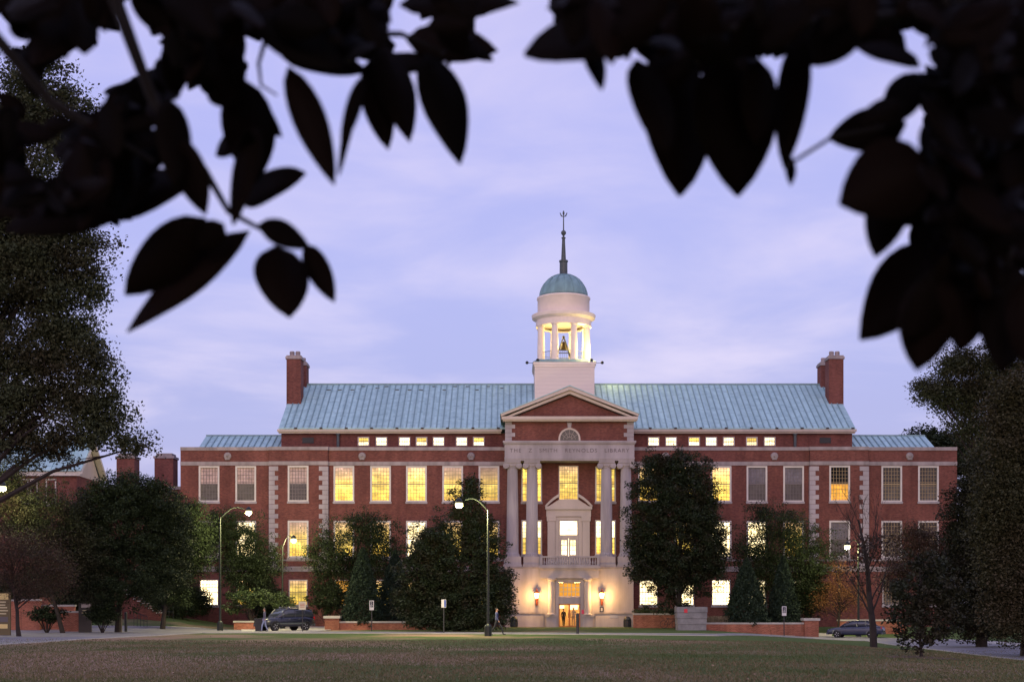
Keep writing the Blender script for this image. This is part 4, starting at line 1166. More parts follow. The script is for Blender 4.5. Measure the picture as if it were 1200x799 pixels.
cone_tree('cone_evergreen', 'dense cone evergreen standing left of the big magnolia, by the low pier', 'evergreen', 119, 425, 722, 641, 24, LEAF_CONIFER, 13000, 0.16, 18, 'cone evergreens')
cone_tree('cone_evergreen', 'cone evergreen half hidden behind the big magnolia left of the portico', 'evergreen', 121, 463, 722, 645, 24, LEAF_CONIFER, 13000, 0.16, 19, 'cone evergreens')
tree('magnolia', 'big dark magnolia left of the portico behind the tall lamp', 'tree', 112, 535,
     [(535, 668, 58, 66), (548, 600, 22, 34), (552, 575, 9, 20), (500, 672, 34, 52), (575, 690, 26, 42), (535, 708, 64, 32), (530, 725, 60, 16), (510, 640, 22, 30), (490, 700, 26, 34), (588, 700, 14, 26), (565, 630, 20, 36)],
     LEAF_MAG, 30000, 0.24, 0.28, 0.8, 0.30, 0.5, 40, TG, 20, elong=2.0)
tree('magnolia', 'big dark magnolia right of the portico, flat-topped and bulky', 'tree', 122, 795,
     [(792, 625, 50, 92), (765, 600, 30, 66), (815, 590, 28, 52), (795, 550, 24, 20), (830, 640, 22, 50), (752, 650, 18, 36), (790, 668, 50, 26), (772, 548, 16, 16), (842, 650, 10, 24)],
     LEAF_MAG, 33000, 0.24, 0.3, 0.75, 0.31, 0.5, 40, TG, 21, elong=2.0)
tree('spreading_tree', 'round purplish-green tree over lit windows behind two right cone evergreens', 'tree', 125, 915,
     [(915, 645, 52, 44), (885, 660, 34, 48), (950, 655, 32, 42), (915, 615, 36, 26), (915, 688, 50, 28), (890, 605, 22, 18)], LEAF_DARK, 15500, 0.19, 0.22, 0.7, 0.40, 0.35, 50, TG, 22)
cone_tree('cone_evergreen', 'larger cone evergreen beside the pale concrete block', 'evergreen', 120, 875, 728, 654, 26, LEAF_CONIFER, 15000, 0.16, 23, 'cone evergreens')
cone_tree('cone_evergreen', 'narrower cone evergreen nearer the parked blue car', 'evergreen', 121, 918, 724, 651, 21, LEAF_CONIFER, 13000, 0.16, 24, 'cone evergreens')
tree('dark_shrub_tree', 'low black-green tree beside the rusty autumn tree', 'tree', 126, 950, [(948, 690, 22, 34), (940, 706, 24, 20)], LEAF_DARK, 6000, 0.19, 0.14, 0.8, 0.3, 0.4, 40, TG, 25)
tree('autumn_tree', 'small rusty orange autumn tree behind the blue car', 'tree', 124, 982,
     [(978, 692, 26, 28), (1000, 700, 22, 22), (965, 706, 18, 16), (985, 668, 16, 14)], LEAF_RUST, 2600, 0.13, 0.12, 0.8, 0.4, 0.1, 16, TG, 26, 40)
tree('purple_leaf_tree', 'dull purplish tree against the right wing of the library', 'tree', 115, 1082,
     [(1085, 655, 40, 38), (1070, 630, 24, 18), (1118, 668, 28, 44), (1052, 676, 24, 28)], LEAF_BROWN, 14000, 0.15, 0.18, 0.8, 0.4, 0.3, 40, TG, 27, 30)
tree('tall_dark_tree', 'tall brownish-green tree filling the right edge', 'tree', 74, 1205,
     [(1185, 560, 38, 80), (1210, 520, 42, 95), (1215, 640, 48, 100), (1190, 480, 26, 46), (1190, 690, 40, 46), (1210, 728, 50, 28), (1175, 620, 30, 50), (1168, 600, 20, 36)],
     LEAF_TALL, 42000, 0.2, 0.36, 0.8, 0.5, 0.45, 110, 'tall trees on the right', 28, 40)
tree('tall_dark_tree', 'broad dark tree between the right wing and the tall right-edge tree', 'tree', 90, 1150,
     [(1150, 640, 44, 62), (1132, 655, 30, 44), (1165, 690, 48, 46), (1135, 600, 26, 36), (1150, 565, 20, 34), (1150, 725, 50, 24), (1118, 690, 22, 34)],
     LEAF_RIGHT, 30000, 0.2, 0.32, 0.8, 0.45, 0.45, 90, 'tall trees on the right', 33, 40)
tree('tall_dark_tree', 'tall airy tree with thin crown behind the brownish right-edge tree', 'tree', 105, 1150,
     [(1120, 460, 34, 45), (1095, 460, 28, 18), (1125, 425, 26, 24), (1152, 465, 32, 50), (1158, 535, 26, 50), (1175, 430, 40, 40), (1130, 505, 14, 18), (1085, 452, 18, 9), (1190, 480, 40, 60)],
     LEAF_OAK, 20000, 0.22, 0.35, 0.8, 0.42, 0.25, 40, 'tall trees on the right', 29, 60)
tree('distant_tree', 'dark bushy treetop showing above the right wing roof', 'tree', 165, 1090, [(1085, 515, 30, 12), (1105, 520, 26, 16), (1065, 516, 10, 5), (1120, 540, 40, 30)], LEAF_DARK, 6000, 0.4, 0.3, 0.8, 0.6, 0.3, 40, None, 30)

# a near-bare young tree on the right lawn
def bare_tree(name, label, px, Y, top_py, seed, spread=0.42, r0=0.21):
    rng = np.random.default_rng(seed)
    g = onground(px, Y); root = empty(name, g); tag(root, label, 'tree', TG)
    H = (HZ - top_py) * Y / F + EYE - g.z
    b = MB(); tips = []
    def grow(p, d, L, r, lev):
        pts, rs = [p], [r]
        q = p.copy(); dd = d.copy(); n = 5
        for i in range(n):
            dd = (dd + Vector(rng.standard_normal(3)) * 0.09 + Vector((0, 0, 0.06))).normalized()
            q = q + dd * L / n; pts.append(q.copy()); rs.append(r * (1 - 0.75 * (i + 1) / n))
        b.tube(pts, rs, 6 if lev < 2 else 4)
        if lev >= 3: tips.append(q.copy()); return
        for k in range((15, 7, 4)[lev]):
            t = rng.uniform(0.28, 1.0) if lev else rng.uniform(0.24, 0.98)
            i = min(n - 1, int(t * n)); s = pts[i].lerp(pts[i + 1], t * n - i)
            a = rng.uniform(0, 6.283); side = Vector((math.cos(a), math.sin(a), 0))
            nd = (dd * (1 - spread) + side * spread * 1.3 + Vector((0, 0, 0.35))).normalized()
            grow(s, nd, L * (1 - 0.45 * t if lev == 0 else 1) * rng.uniform(0.36, 0.56), max(0.010, r * (1 - 0.75 * t) * (0.34 if lev == 0 else 0.5)), lev + 1)
    grow(Vector((0, 0, -0.2)), Vector((0, 0, 1)), H * 0.86, r0, 0)
    b.build('trunk', BARK, root)
    T = np.array(tips)
    P = (T[:, None, :] + rng.standard_normal((len(T), 9, 3)) * 0.4).reshape(-1, 3)
    P = P[P[:, 2] < H * 0.72]
    place('crown', leaves_mesh('crown', P, 0.12, LEAF_BROWN, rng), root)
    return root
bare_tree('bare_tree', 'nearly bare upright tree in front of the blue car', 1024, 78, 575, 31)
tree('young_tree', 'small leafy dark tree with low branches on the near right lawn', 'tree', 56, 1080,
     [(1085, 700, 38, 44), (1060, 712, 26, 34), (1108, 705, 26, 40), (1080, 735, 36, 26), (1095, 665, 24, 24), (1062, 746, 18, 10), (1105, 742, 18, 12), (1075, 655, 14, 14), (1050, 690, 14, 14), (1128, 690, 12, 16)], LEAF_OLIVE, 1800, 0.2, 0.07, 0.85, 0.17, 0.2, 16, TG, 32, 60, flat=0.3)
mulch_disc(1080, 56, 1.6); mulch_disc(1024, 78, 1.8)

for (px, py, rx, ry, Y, sd, lab) in ((90, 700, 26, 22, 122, 61, 'added dark bush behind the small grey sign'), (214, 700, 32, 22, 131, 62, 'added dark bush against the left wing beyond the grass bank'),
        (125, 692, 26, 26, 128, 63, 'added dark bush to the left of the brick stair'), (20, 690, 40, 20, 122, 65, 'added dark bush behind the reddish tree'), (175, 690, 30, 24, 132, 66, 'added dark bush behind the trunk of the dome-crowned tree'),
        (318, 706, 20, 18, 131, 67, 'added dark bush left of the lit ground-floor window'), (60, 690, 26, 26, 124, 68, 'added dark bush rising behind the long left garden wall')):
    tree('added_dark_bush', lab, 'bush', Y, px, [(px, py, rx, ry), (px - rx * 0.5, py + ry * 0.4, rx * 0.6, ry * 0.7), (px + rx * 0.5, py + ry * 0.35, rx * 0.6, ry * 0.7)], LEAF_DARK, 6000, 0.2, 0.1, 0.8, 0.3, 0.4, 40, 'added dark bushes against the left wing', sd)  # bushes added to darken the shaded foot of the left wing
# ---------------------------------------------------------------- shrubs, hedges, grasses
SG = 'shrubs by the road on the left'
shrub('shrub', 'dark spreading shrub below the left garden wall', 'shrub', 104, 55, 719, 22, 9, LEAF_DARK, 3000, 0.12, 41, SG)
shrub('shrub', 'dark spreading shrub right of the small grey sign', 'shrub', 104, 120, 720, 19, 10, LEAF_DARK, 3000, 0.12, 42, SG)
shrub('hedge', 'lamp-lit green hedge behind the dark car', 'hedge', 120, 300, 700, 30, 12, LEAF_HEDGE, 5500, 0.12, 43, None, [(285, 702, 20, 12), (308, 700, 22, 12), (330, 704, 18, 10), (272, 712, 12, 8)])
shrub('dome_shrub', 'black-green clipped dome behind the lamp-lit hedge', 'shrub', 126, 296, 694, 30, 22, LEAF_DARK, 6000, 0.14, 44)
shrub('dome_shrub', 'dark wide shrub between lit ground-floor window and left cone evergreen', 'shrub', 127, 385, 700, 26, 20, LEAF_DARK, 6000, 0.14, 45)
shrub('clipped_hedge', 'low green hedge along the wall right of the portico', 'hedge', 129.5, 770, 716, 26, 4, LEAF_HEDGE, 2600, 0.1, 46, None, [(755, 716, 14, 4), (780, 716, 14, 4)])
def fountain_grass(label, px0, px1, py, Y, h, seed):
    rng = np.random.default_rng(seed); n = 900
    px = rng.uniform(px0, px1, n); a = rng.random(n) * 6.283
    g0 = onground((px0 + px1) / 2, Y)
    x = (px - CX) * Y / F - g0.x; y = rng.normal(0, 0.35, n); z = np.zeros(n)
    hh = h * (0.6 + 0.5 * rng.random(n)); lean = 0.5 * rng.random(n) * h
    Pb = np.stack([x, y, z], 1); Pt = Pb + np.stack([np.cos(a) * lean, np.sin(a) * lean, hh], 1)
    wv = np.stack([-np.sin(a), np.cos(a), 0 * a], 1) * 0.02
    V = np.concatenate([Pb - wv, Pb + wv, Pt + wv * 0.4, Pt - wv * 0.4]); i = np.arange(n)
    m = leaf_mat("straw_grass", (0.13, 0.11, 0.06), (0.26, 0.21, 0.13), 0.8, 0.1)
    o = place('fountain_grass', np_mesh('fountain_grass', V, np.stack([i, i + n, i + 2 * n, i + 3 * n], 1), m), None, g0)
    tag(o, label, 'ornamental grass', 'ornamental grasses behind the low walls')
fountain_grass('straw-coloured ornamental grass by the left brick pier', 404, 438, 720, 119, 1.0, 1)
fountain_grass('straw-coloured ornamental grass between concrete block and larger right cone', 828, 852, 720, 119.5, 1.15, 2)
fountain_grass('straw-coloured ornamental grass below narrower right cone, behind the parking sign', 896, 938, 720, 119, 0.95, 3)

# ---------------------------------------------------------------- garden walls, piers, stairs
def garden_wall(name, label, cat, px0, px1, Y, top_py, thick=0.4, cope=0.14, over=0.05, m=None, group=None, base=None):
    a0, a1 = at(px0, 0, Y).x, at(px1, 0, Y).x
    zt = EYE + (HZ - top_py) * Y / F; zb = float(gz((a0 + a1) / 2, Y)) - 0.4 if base is None else base
    root = empty(name, ((a0 + a1) / 2, Y, zb)); tag(root, label, cat, group)
    w = (a1 - a0) / 2
    b = MB(); b.box(-w, w, 0, thick, 0, zt - zb - cope); b.build('brickwork', m or BRICK2, root)
    b = MB(); b.box(-w - over, w + over, -over, thick + over, zt - zb - cope, zt - zb); b.build('coping', CONCRETE, root)
    return root
LW = 'low brick walls along the drive'
garden_wall('brick_wall', 'low brick wall with pale coping running into the big left magnolia', 'wall', 397.5, 500, 117.5, 727.5, group=LW)
garden_wall('brick_pier', 'brick pier with stone cap right of the dark car', 'pier', 380.5, 397.2, 117.2, 721.3, 1.2, 0.2, 0.1)
garden_wall('brick_wall', 'low brick wall behind the blue bin and walking person', 'wall', 274, 312, 118.5, 727, group=LW)
garden_wall('brick_wall', 'tall brick planter wall with hedge on top right of the portico', 'wall', 742.5, 794, 128, 718.2, group=LW)
garden_wall('brick_wall', 'long low brick wall in front of the two right cone evergreens', 'wall', 826, 942, 118, 729, group=LW)
garden_wall('brick_pier', 'brick pier with stone cap at the right end of the long low wall', 'pier', 943, 959.5, 117.7, 724, 1.2, 0.2, 0.1)
garden_wall('brick_wall', 'low brick wall behind the parked blue car', 'wall', 982, 1062, 124, 725.4, group=LW)
garden_wall('brick_wall', 'taller brick garden wall behind the reddish tree trunk', 'wall', 25, 46.5, 112, 701.5, group=LW)
garden_wall('brick_wall', 'long brick wall with dark coping behind left roadside shrubs', 'wall', 47, 87, 113, 708.2, group=LW)
garden_wall('brick_wall', 'short stepped brick wall beside the small grey sign', 'wall', 71, 92, 109, 715.5, group=LW)
garden_wall('brick_wall', 'dark brick wall behind the brown sign', 'wall', 8, 24.5, 112, 702, group=LW)
b = MB(); p = at(52, 0, 113.6).x; b.box(p - 0.32, p + 0.32, 113.5, 114.2, float(gz(p, 113)) - 0.3, Z(700.5, 113.5)); b.box(p - 0.36, p + 0.36, 113.46, 114.24, Z(700.5, 113.5), Z(699.3, 113.5))
tag(b.build('brick_post', BRICK2), 'slim red brick post rising behind the long left garden wall', 'post')
# big tapered concrete block
b = MB(); g = onground(811, 116); k = 116 / F; h = (736 - 711) * k + 0.2
for j in range(4):
    z0_, z1_ = h * j / 4, h * (j + 1) / 4 - 0.035
    x0_, x1_ = -16 * k - 0.12 * j / 4 - 0.05, 16 * k + 0.12 * j / 4 + 0.05
    y1_ = 1.6
    b.box(x0_, x1_, -0.02 * j, y1_, z0_, z1_)
b.box(-16 * k, 16 * k, 0.06, 1.55, 0.01, h - 0.03)
o = b.build('concrete_block', mat("board_marked_concrete", (0.20, 0.195, 0.205), 0.85, 0.35, 1.6, bump=0.4), None, False, g); tag(o, 'pale tapered concrete block with red tag between the two brick walls', 'block')
b = MB(); b.box(-16 * k + 0.45, -16 * k + 0.72, -0.082, -0.074, h - 0.5, h - 0.2); b.build('red_tag', mat("red_tag", (0.55, 0.03, 0.05), 0.6, 0.05), o)
# outside stair on the left
st = empty('outdoor_staircase', onground(160, 124)); tag(st, 'brick outdoor stair with pale stepped edge under the dome-crowned tree', 'staircase')
b = MB(); n = 12
for i in range(n):
    x = -1.9 + i * 0.33
    b.box(x, x + 0.33, 0, 1.6, -0.3, 2.7 - i * 0.2)
b.build('steps', BRICK, st)
b = MB()
for i in range(n):
    x = -1.9 + i * 0.33
    b.box(x - 0.03, x + 0.34, -0.12, 1.62, 2.702 - i * 0.2, 2.78 - i * 0.2)
b.build('treads', CONCRETE, st)
def hand_rail(label, px0, py0, px1, py1, Y, n):
    A, B = at(px0, py0, Y), at(px1, py1, Y); b = MB()
    b.tube([A, B], 0.03, 5); b.tube([A - Vector((0, 0, 0.42)), B - Vector((0, 0, 0.42))], 0.02, 5)
    for i in range(n):
        q = A.lerp(B, i / (n - 1)); b.tube([(q.x, q.y, min(q.z - 0.9, float(gz(q.x, q.y)) - 0.1)), q], 0.022, 5)
    tag(b.build('handrail', IRON), label, 'handrail')
hand_rail('black sloping handrail on the grass bank below the brick stair', 157, 717, 172.5, 722, 118, 5)
hand_rail('black level handrail near the foot of the brick stair', 178, 710, 203, 711, 126, 6)

# ---------------------------------------------------------------- street lamps
LAMPBULB = emit_mat("lamp_bulb", (1.0, 0.90, 0.42), 2.2)
def street_lamp(label, px, Y, top_py, head_px, head_py, base_py=None, power=5400, light_off=(0, 0)):
    g = onground(px, Y); k = Y / F
    root = empty('street_lamp', g); tag(root, label, 'street lamp', 'street lamps around the drive')
    H = (HZ - top_py) * k + EYE - g.z; hx = (head_px - px) * k; hz = (HZ - head_py) * k + EYE - g.z
    b = MB(); b.lathe(0, 0, [(0.24, -0.1), (0.24, 0.62), (0.19, 0.72), (0.10, 0.8), (0.085, H * 0.5), (0.06, H)], 10); b.build('pole', GREENPOLE, root)
    s = 1 if hx > 0 else -1
    b = MB(); pts = []
    for t in np.linspace(0, 1, 10):
        pts.append((hx * 0.82 * t, 0, H - 0.1 + (hz + 0.30 - H + 0.1) * math.sin(t * math.pi / 2) + 0.25 * math.sin(t * math.pi)))
    b.tube(pts, 0.04, 6); b.build('arm', GREENPOLE, root)
    b = MB(); b.lathe(0, 0, [(0.22, 0.0), (0.24, 0.1), (0.17, 0.24), (0.06, 0.34)], 12)
    hd = b.build('lamp_head', GREENPOLE, root, True, (hx, 0, hz + 0.12))
    b = MB(); b.ball((0, 0, -0.10), 0.27, 14, sz=0.85); b.build('bulb', LAMPBULB, hd, True)
    l = bpy.data.lights.new('lamp_light', 'POINT'); l.energy = power; l.color = (1.0, 0.87, 0.42); l.shadow_soft_size = 0.2
    lo = bpy.data.objects.new('lamp_light', l); lo.parent = root; lo.location = (hx, 0, hz - 0.40); C.objects.link(lo)
    return root
street_lamp('tall green lamp post with hooked arm in front of the left magnolia', 572, 94, 597, 538, 591.5)
street_lamp('tall green lamp post with arm to the right near the lit hedge', 258, 113, 606, 291.5, 600.5)
street_lamp('thin green lamp post in front of the left quoins, lamp against a lit window', 331, 123, 640, 344, 633, power=700)
street_lamp('lamp post behind the nearly bare tree, glowing before the right wing', 1006, 119, 634, 993, 640.5, power=2000)
street_lamp('lamp post at the far left edge among the yellow-green foliage', -14, 99, 575, 3, 572, power=1800)

# ---------------------------------------------------------------- signs, posts, bins
ILLEG = mat("sign_lettering", (0.55, 0.5, 0.3), 0.6, 0.1)
def panel_sign(label, px0, px1, py0, py1, Y, body, header, strips, cat='sign', foot=True):
    a0, a1 = at(px0, 0, Y).x, at(px1, 0, Y).x; zt = Z(py0, Y); g = float(gz((a0 + a1) / 2, Y))
    root = empty('campus_sign', ((a0 + a1) / 2, Y, g)); tag(root, label, cat); w = (a1 - a0) / 2; h = zt - g
    b = MB(); b.box(-w, w, 0, 0.16, -0.2, h); b.build('board', body, root)
    for f0, f1, x0, x1, m in header:
        b = MB(); b.box(-w + 2 * w * x0, -w + 2 * w * x1, -0.012, -0.002, h * f0, h * f1); b.build('panel', m, root)
    for k, (f, x0, x1) in enumerate(strips):
        b = MB(); b.box(-w + 2 * w * x0, -w + 2 * w * x1, -0.014, -0.003, h * f, h * (f + 0.025)); b.build('lettering', ILLEG, root)
    return root
panel_sign('brown campus sign with yellow header at the far left edge', -14, 12, 694, 730, 95, mat("brown_sign", (0.10, 0.075, 0.028), 0.5, 0.1),
           [(0.84, 0.98, 0.1, 0.92, mat("yellow_panel", (0.62, 0.5, 0.2), 0.5, 0.05)), (0.17, 0.27, 0.1, 0.88, mat("yellow_panel", (0.62, 0.5, 0.2), 0.5, 0.05)), (0.32, 0.44, 0.3, 0.9, mat("grey_panel", (0.09, 0.08, 0.09), 0.5, 0.05))],
           [(0.77, 0.5, 0.8), (0.70, 0.5, 0.78), (0.64, 0.5, 0.86), (0.57, 0.5, 0.9), (0.50, 0.5, 0.82)])
panel_sign('small grey campus sign with white header between two roadside shrubs', 92, 107, 706, 733, 106, mat("grey_sign", (0.045, 0.04, 0.042), 0.5, 0.1),
           [(0.84, 0.97, 0.22, 0.95, mat("white_panel", (0.55, 0.5, 0.5), 0.5, 0.05))], [(0.73, 0.3, 0.8), (0.65, 0.25, 0.82), (0.57, 0.3, 0.75)])
def post_sign(label, px, Y, py0, py1, wpx, face, detail=None, two=False):
    g = onground(px, Y); k = Y / F; root = empty('post_sign', g); tag(root, label, 'sign', 'small road signs on posts')
    zt, zb = Z(py0, Y) - g.z, Z(py1, Y) - g.z; w = wpx * k / 2
    b = MB(); b.box(-0.035, 0.035, 0.03, 0.09, -0.2, zt + 0.03); b.build('post', IRON, root)
    b = MB(); b.box(-w, w, 0.0, 0.02, zb, zt); p = b.build('sign_plate', face, root)
    if detail: detail(p, w, zb, zt)
    return root
BLUE = mat("sign_blue", (0.03, 0.07, 0.32), 0.5, 0.05)
SIGNW = mat("sign_white", (0.6, 0.58, 0.58), 0.5, 0.05)
DARKSIGN = mat("sign_dark", (0.03, 0.03, 0.05), 0.5, 0.05)
def wheelchair(p, w, zb, zt):
    b = MB(); m = (zb + zt) / 2; h = (zt - zb)
    b.box(-w * 0.72, w * 0.72, -0.006, -0.001, zb + h * 0.30, zt - h * 0.08); b.build('symbol_panel', DARKSIGN, p)
    b = MB(); b.ball((0, -0.012, zt - h * 0.22), w * 0.16, 8)
    b.box(-w * 0.12, w * 0.06, -0.014, -0.008, zb + h * 0.5, zt - h * 0.30); b.box(-w * 0.1, w * 0.4, -0.014, -0.008, zb + h * 0.47, zb + h * 0.53)
    r = w * 0.4; b.tube([(-0.02 + r * math.cos(t), -0.011, zb + h * 0.46 + r * math.sin(t)) for t in np.linspace(2.3, 6.5, 12)], 0.018, 4); b.build('wheelchair_symbol', SIGNW, p)
post_sign('white accessible-parking sign in front of the left cone evergreen', 435.5, 112, 703.2, 714.5, 5.2, SIGNW, wheelchair)
post_sign('white accessible-parking sign below the narrower right cone evergreen', 919, 113, 710, 721, 5.2, SIGNW, wheelchair)
def twolines(p, w, zb, zt):
    b = MB()
    for f in (0.30, 0.5, 0.68): b.box(-w * 0.65, w * 0.65, -0.006, -0.001, zb + (zt - zb) * f, zb + (zt - zb) * (f + 0.07))
    b.build('lettering', mat("sign_red", (0.35, 0.06, 0.04), 0.6, 0.05), p)
post_sign('cream parking notice on a post in front of the dark car', 354.3, 109, 704.5, 714, 8.4, mat("sign_cream", (0.55, 0.5, 0.36), 0.5, 0.05), twolines)
def split(p, w, zb, zt):
    b = MB(); b.box(0.03, w * 0.92, -0.006, -0.001, zb + 0.03, zt - 0.03); b.build('dark_half', BLUE, p)
post_sign('narrow two-tone sign on a post before the left magnolia', 520, 103, 702, 711.5, 5.6, SIGNW, split)
b = MB(); g = onground(676.8, 101.0); H = Z(717.8, 101.0) - g.z
b.lathe(0, 0, [(0.10, -0.1), (0.10, H - 0.06), (0.085, H), (0.02, H + 0.02)], 10); tag(b.build('bollard', IRON, None, False, g), 'slim dark post on the lawn edge before the library door', 'post')
b = MB(); g = onground(141, 106); H = Z(711.5, 106) - g.z
b.lathe(0, 0, [(0.13, -0.1), (0.13, H - 0.05), (0.11, H), (0.02, H + 0.02)], 10); tag(b.build('wooden_post', mat("grey_wood", (0.11, 0.09, 0.07), 0.9, 0.3, 4.0), None, False, g), 'weathered wooden post beside the road below the stair', 'post')
b = MB(); g = onground(147.5, 108); H = Z(717, 108) - g.z
b.lathe(0, 0, [(0.11, -0.1), (0.11, H - 0.05), (0.09, H), (0.02, H + 0.02)], 10); tag(b.build('bollard', IRON, None, False, g), 'short black post just right of the weathered wooden post', 'post')
def litter_bin(label, px, Y):
    g = onground(px, Y); root = empty('litter_bin', g); tag(root, label, 'litter bin', 'dome-topped litter bins by the entrance')
    b = MB(); b.lathe(0, 0, [(0.32, 0.0), (0.33, 0.08), (0.33, 0.62), (0.34, 0.66)], 16)
    for k in range(12):
        a = 2 * math.pi * k / 12; b.tube([(0.345 * math.cos(a), 0.345 * math.sin(a), 0.05), (0.345 * math.cos(a), 0.345 * math.sin(a), 0.62)], 0.02, 4)
    b.build('body', IRON, root)
    b = MB(); b.lathe(0, 0, [(0.35, 0.66), (0.34, 0.72), (0.29, 0.86), (0.18, 0.97), (0.03, 1.0)], 16); lid = b.build('lid', IRON, root, True)
    b = MB(); b.box(-0.13, 0.13, -0.345, -0.25, 0.71, 0.83); b.build('opening_flap', LEAD, lid)
litter_bin('dome-topped black litter bin left of the entrance, beside the magnolia', 602.3, 132.2)
litter_bin('dome-topped black litter bin right of the entrance, beside the brick wall', 735.2, 132.2)
g = onground(303.5, 110.5); root = empty('wheelie_bin', g); tag(root, 'dark roadside bin beside the walking person at the dark car', 'bin')
b = MB(); b.add([(-0.24, -0.24, 0), (0.24, -0.24, 0), (0.24, 0.24, 0), (-0.24, 0.24, 0), (-0.29, -0.29, 0.92), (0.29, -0.29, 0.92), (0.29, 0.29, 0.92), (-0.29, 0.29, 0.92)], [(0, 3, 2, 1), (0, 1, 5, 4), (1, 2, 6, 5), (2, 3, 7, 6), (3, 0, 4, 7), (4, 5, 6, 7)]); b.build('body', IRON, root)
b = MB(); b.box(-0.32, 0.32, -0.32, 0.32, 0.925, 1.0); b.build('lid', IRON, root)
# bicycle leaning at the planter wall
g = onground(785, 126.6); bk = empty('bicycle', g); tag(bk, 'dark bicycle leaning on the brick wall beside the concrete block', 'bicycle')
for x in (-0.52, 0.52):
    b = MB(); b.tube([(x + 0.33 * math.cos(t), 0, 0.35 + 0.33 * math.sin(t)) for t in np.linspace(0, 6.283, 21)], 0.022, 5); b.build('wheel', IRON, bk)
b = MB()
for p_, q_ in (((-0.52, 0, 0.35), (-0.05, 0, 0.3)), ((-0.05, 0, 0.3), (-0.2, 0, 0.85)), ((-0.2, 0, 0.8), (0.38, 0, 0.85)), ((-0.05, 0, 0.3), (0.38, 0, 0.8)), ((-0.52, 0, 0.35), (-0.2, 0, 0.8)), ((0.52, 0, 0.35), (0.36, 0, 0.95))): b.tube([p_, q_], 0.02, 5)
b.build('frame', IRON, bk)
b = MB(); b.tube([(0.36, -0.25, 1.0), (0.36, 0, 0.96), (0.36, 0.25, 1.0)], 0.016, 5); b.build('handlebar', IRON, bk)
b = MB(); b.box(-0.33, -0.08, -0.06, 0.06, 0.86, 0.91); b.build('saddle', IRON, bk)

# ---------------------------------------------------------------- vehicles
TYRE = mat("tyre_rubber", (0.012, 0.012, 0.013), 0.8, 0.2)
RIM = mat("alloy_rim", (0.42, 0.42, 0.46), 0.35, 0.1, 4, metal=0.6)
CARGLASS = mat("car_glass", (0.03, 0.035, 0.05), 0.05, 0.1, 1, spec=0.9)
CHROME = mat("chrome", (0.6, 0.6, 0.62), 0.2, 0.05, 1, metal=0.9)
REDLENS = mat("tail_lens", (0.45, 0.01, 0.01), 0.25, 0.05)
HEADLENS = mat("head_lens", (0.7, 0.68, 0.66), 0.15, 0.05, 1, spec=0.8)
def loft(stations, n=12):
    """stations: (x, half width, z0, z1, roundness) -> rounded-rectangle rings along x"""
    b = MB(); vs = []
    for x, w, z0, z1, e in stations:
        zc_, hz_ = (z0 + z1) / 2, (z1 - z0) / 2
        for k in range(16):
            a = 2 * math.pi * (k + 0.5) / 16; c_, s_ = math.cos(a), math.sin(a)
            p_ = 2.0 / e
            vs.append((x, w * math.copysign(abs(c_) ** p_, c_), zc_ + hz_ * math.copysign(abs(s_) ** p_, s_)))
    fs = []
    m = len(stations)
    for i in range(m - 1):
        for k in range(16): fs.append((i * 16 + k, i * 16 + (k + 1) % 16, (i + 1) * 16 + (k + 1) % 16, (i + 1) * 16 + k))
    fs.append(tuple(range(15, -1, -1))); fs.append(tuple((m - 1) * 16 + k for k in range(16)))
    b.add(vs, fs); return b
def wheel(root, x, y, r, w):
    s = 1 if y > 0 else -1
    b = MB(); pr = [(r * 0.62, -w / 2), (r * 0.95, -w / 2), (r, -w * 0.3), (r, w * 0.3), (r * 0.95, w / 2), (r * 0.62, w / 2)]
    b.lathe(0, 0, pr, 24); me = b.mesh('tyre', TYRE)
    o = place('wheel', me, root, (x, y, r)); o.rotation_euler = (R(-90) * s, 0, 0)
    b = MB(); b.lathe(0, 0, [(r * 0.63, w * 0.30), (r * 0.60, w * 0.44), (r * 0.2, w * 0.40), (0.02, w * 0.46)], 20); q = b.build('rim', RIM, o)
    b = MB()
    for k in range(5):
        a = 2 * math.pi * k / 5; b.tube([(0.08 * math.cos(a), 0.08 * math.sin(a), w * 0.47), (r * 0.58 * math.cos(a), r * 0.58 * math.sin(a), w * 0.46)], 0.03, 4)
    b.build('spokes', RIM, o)
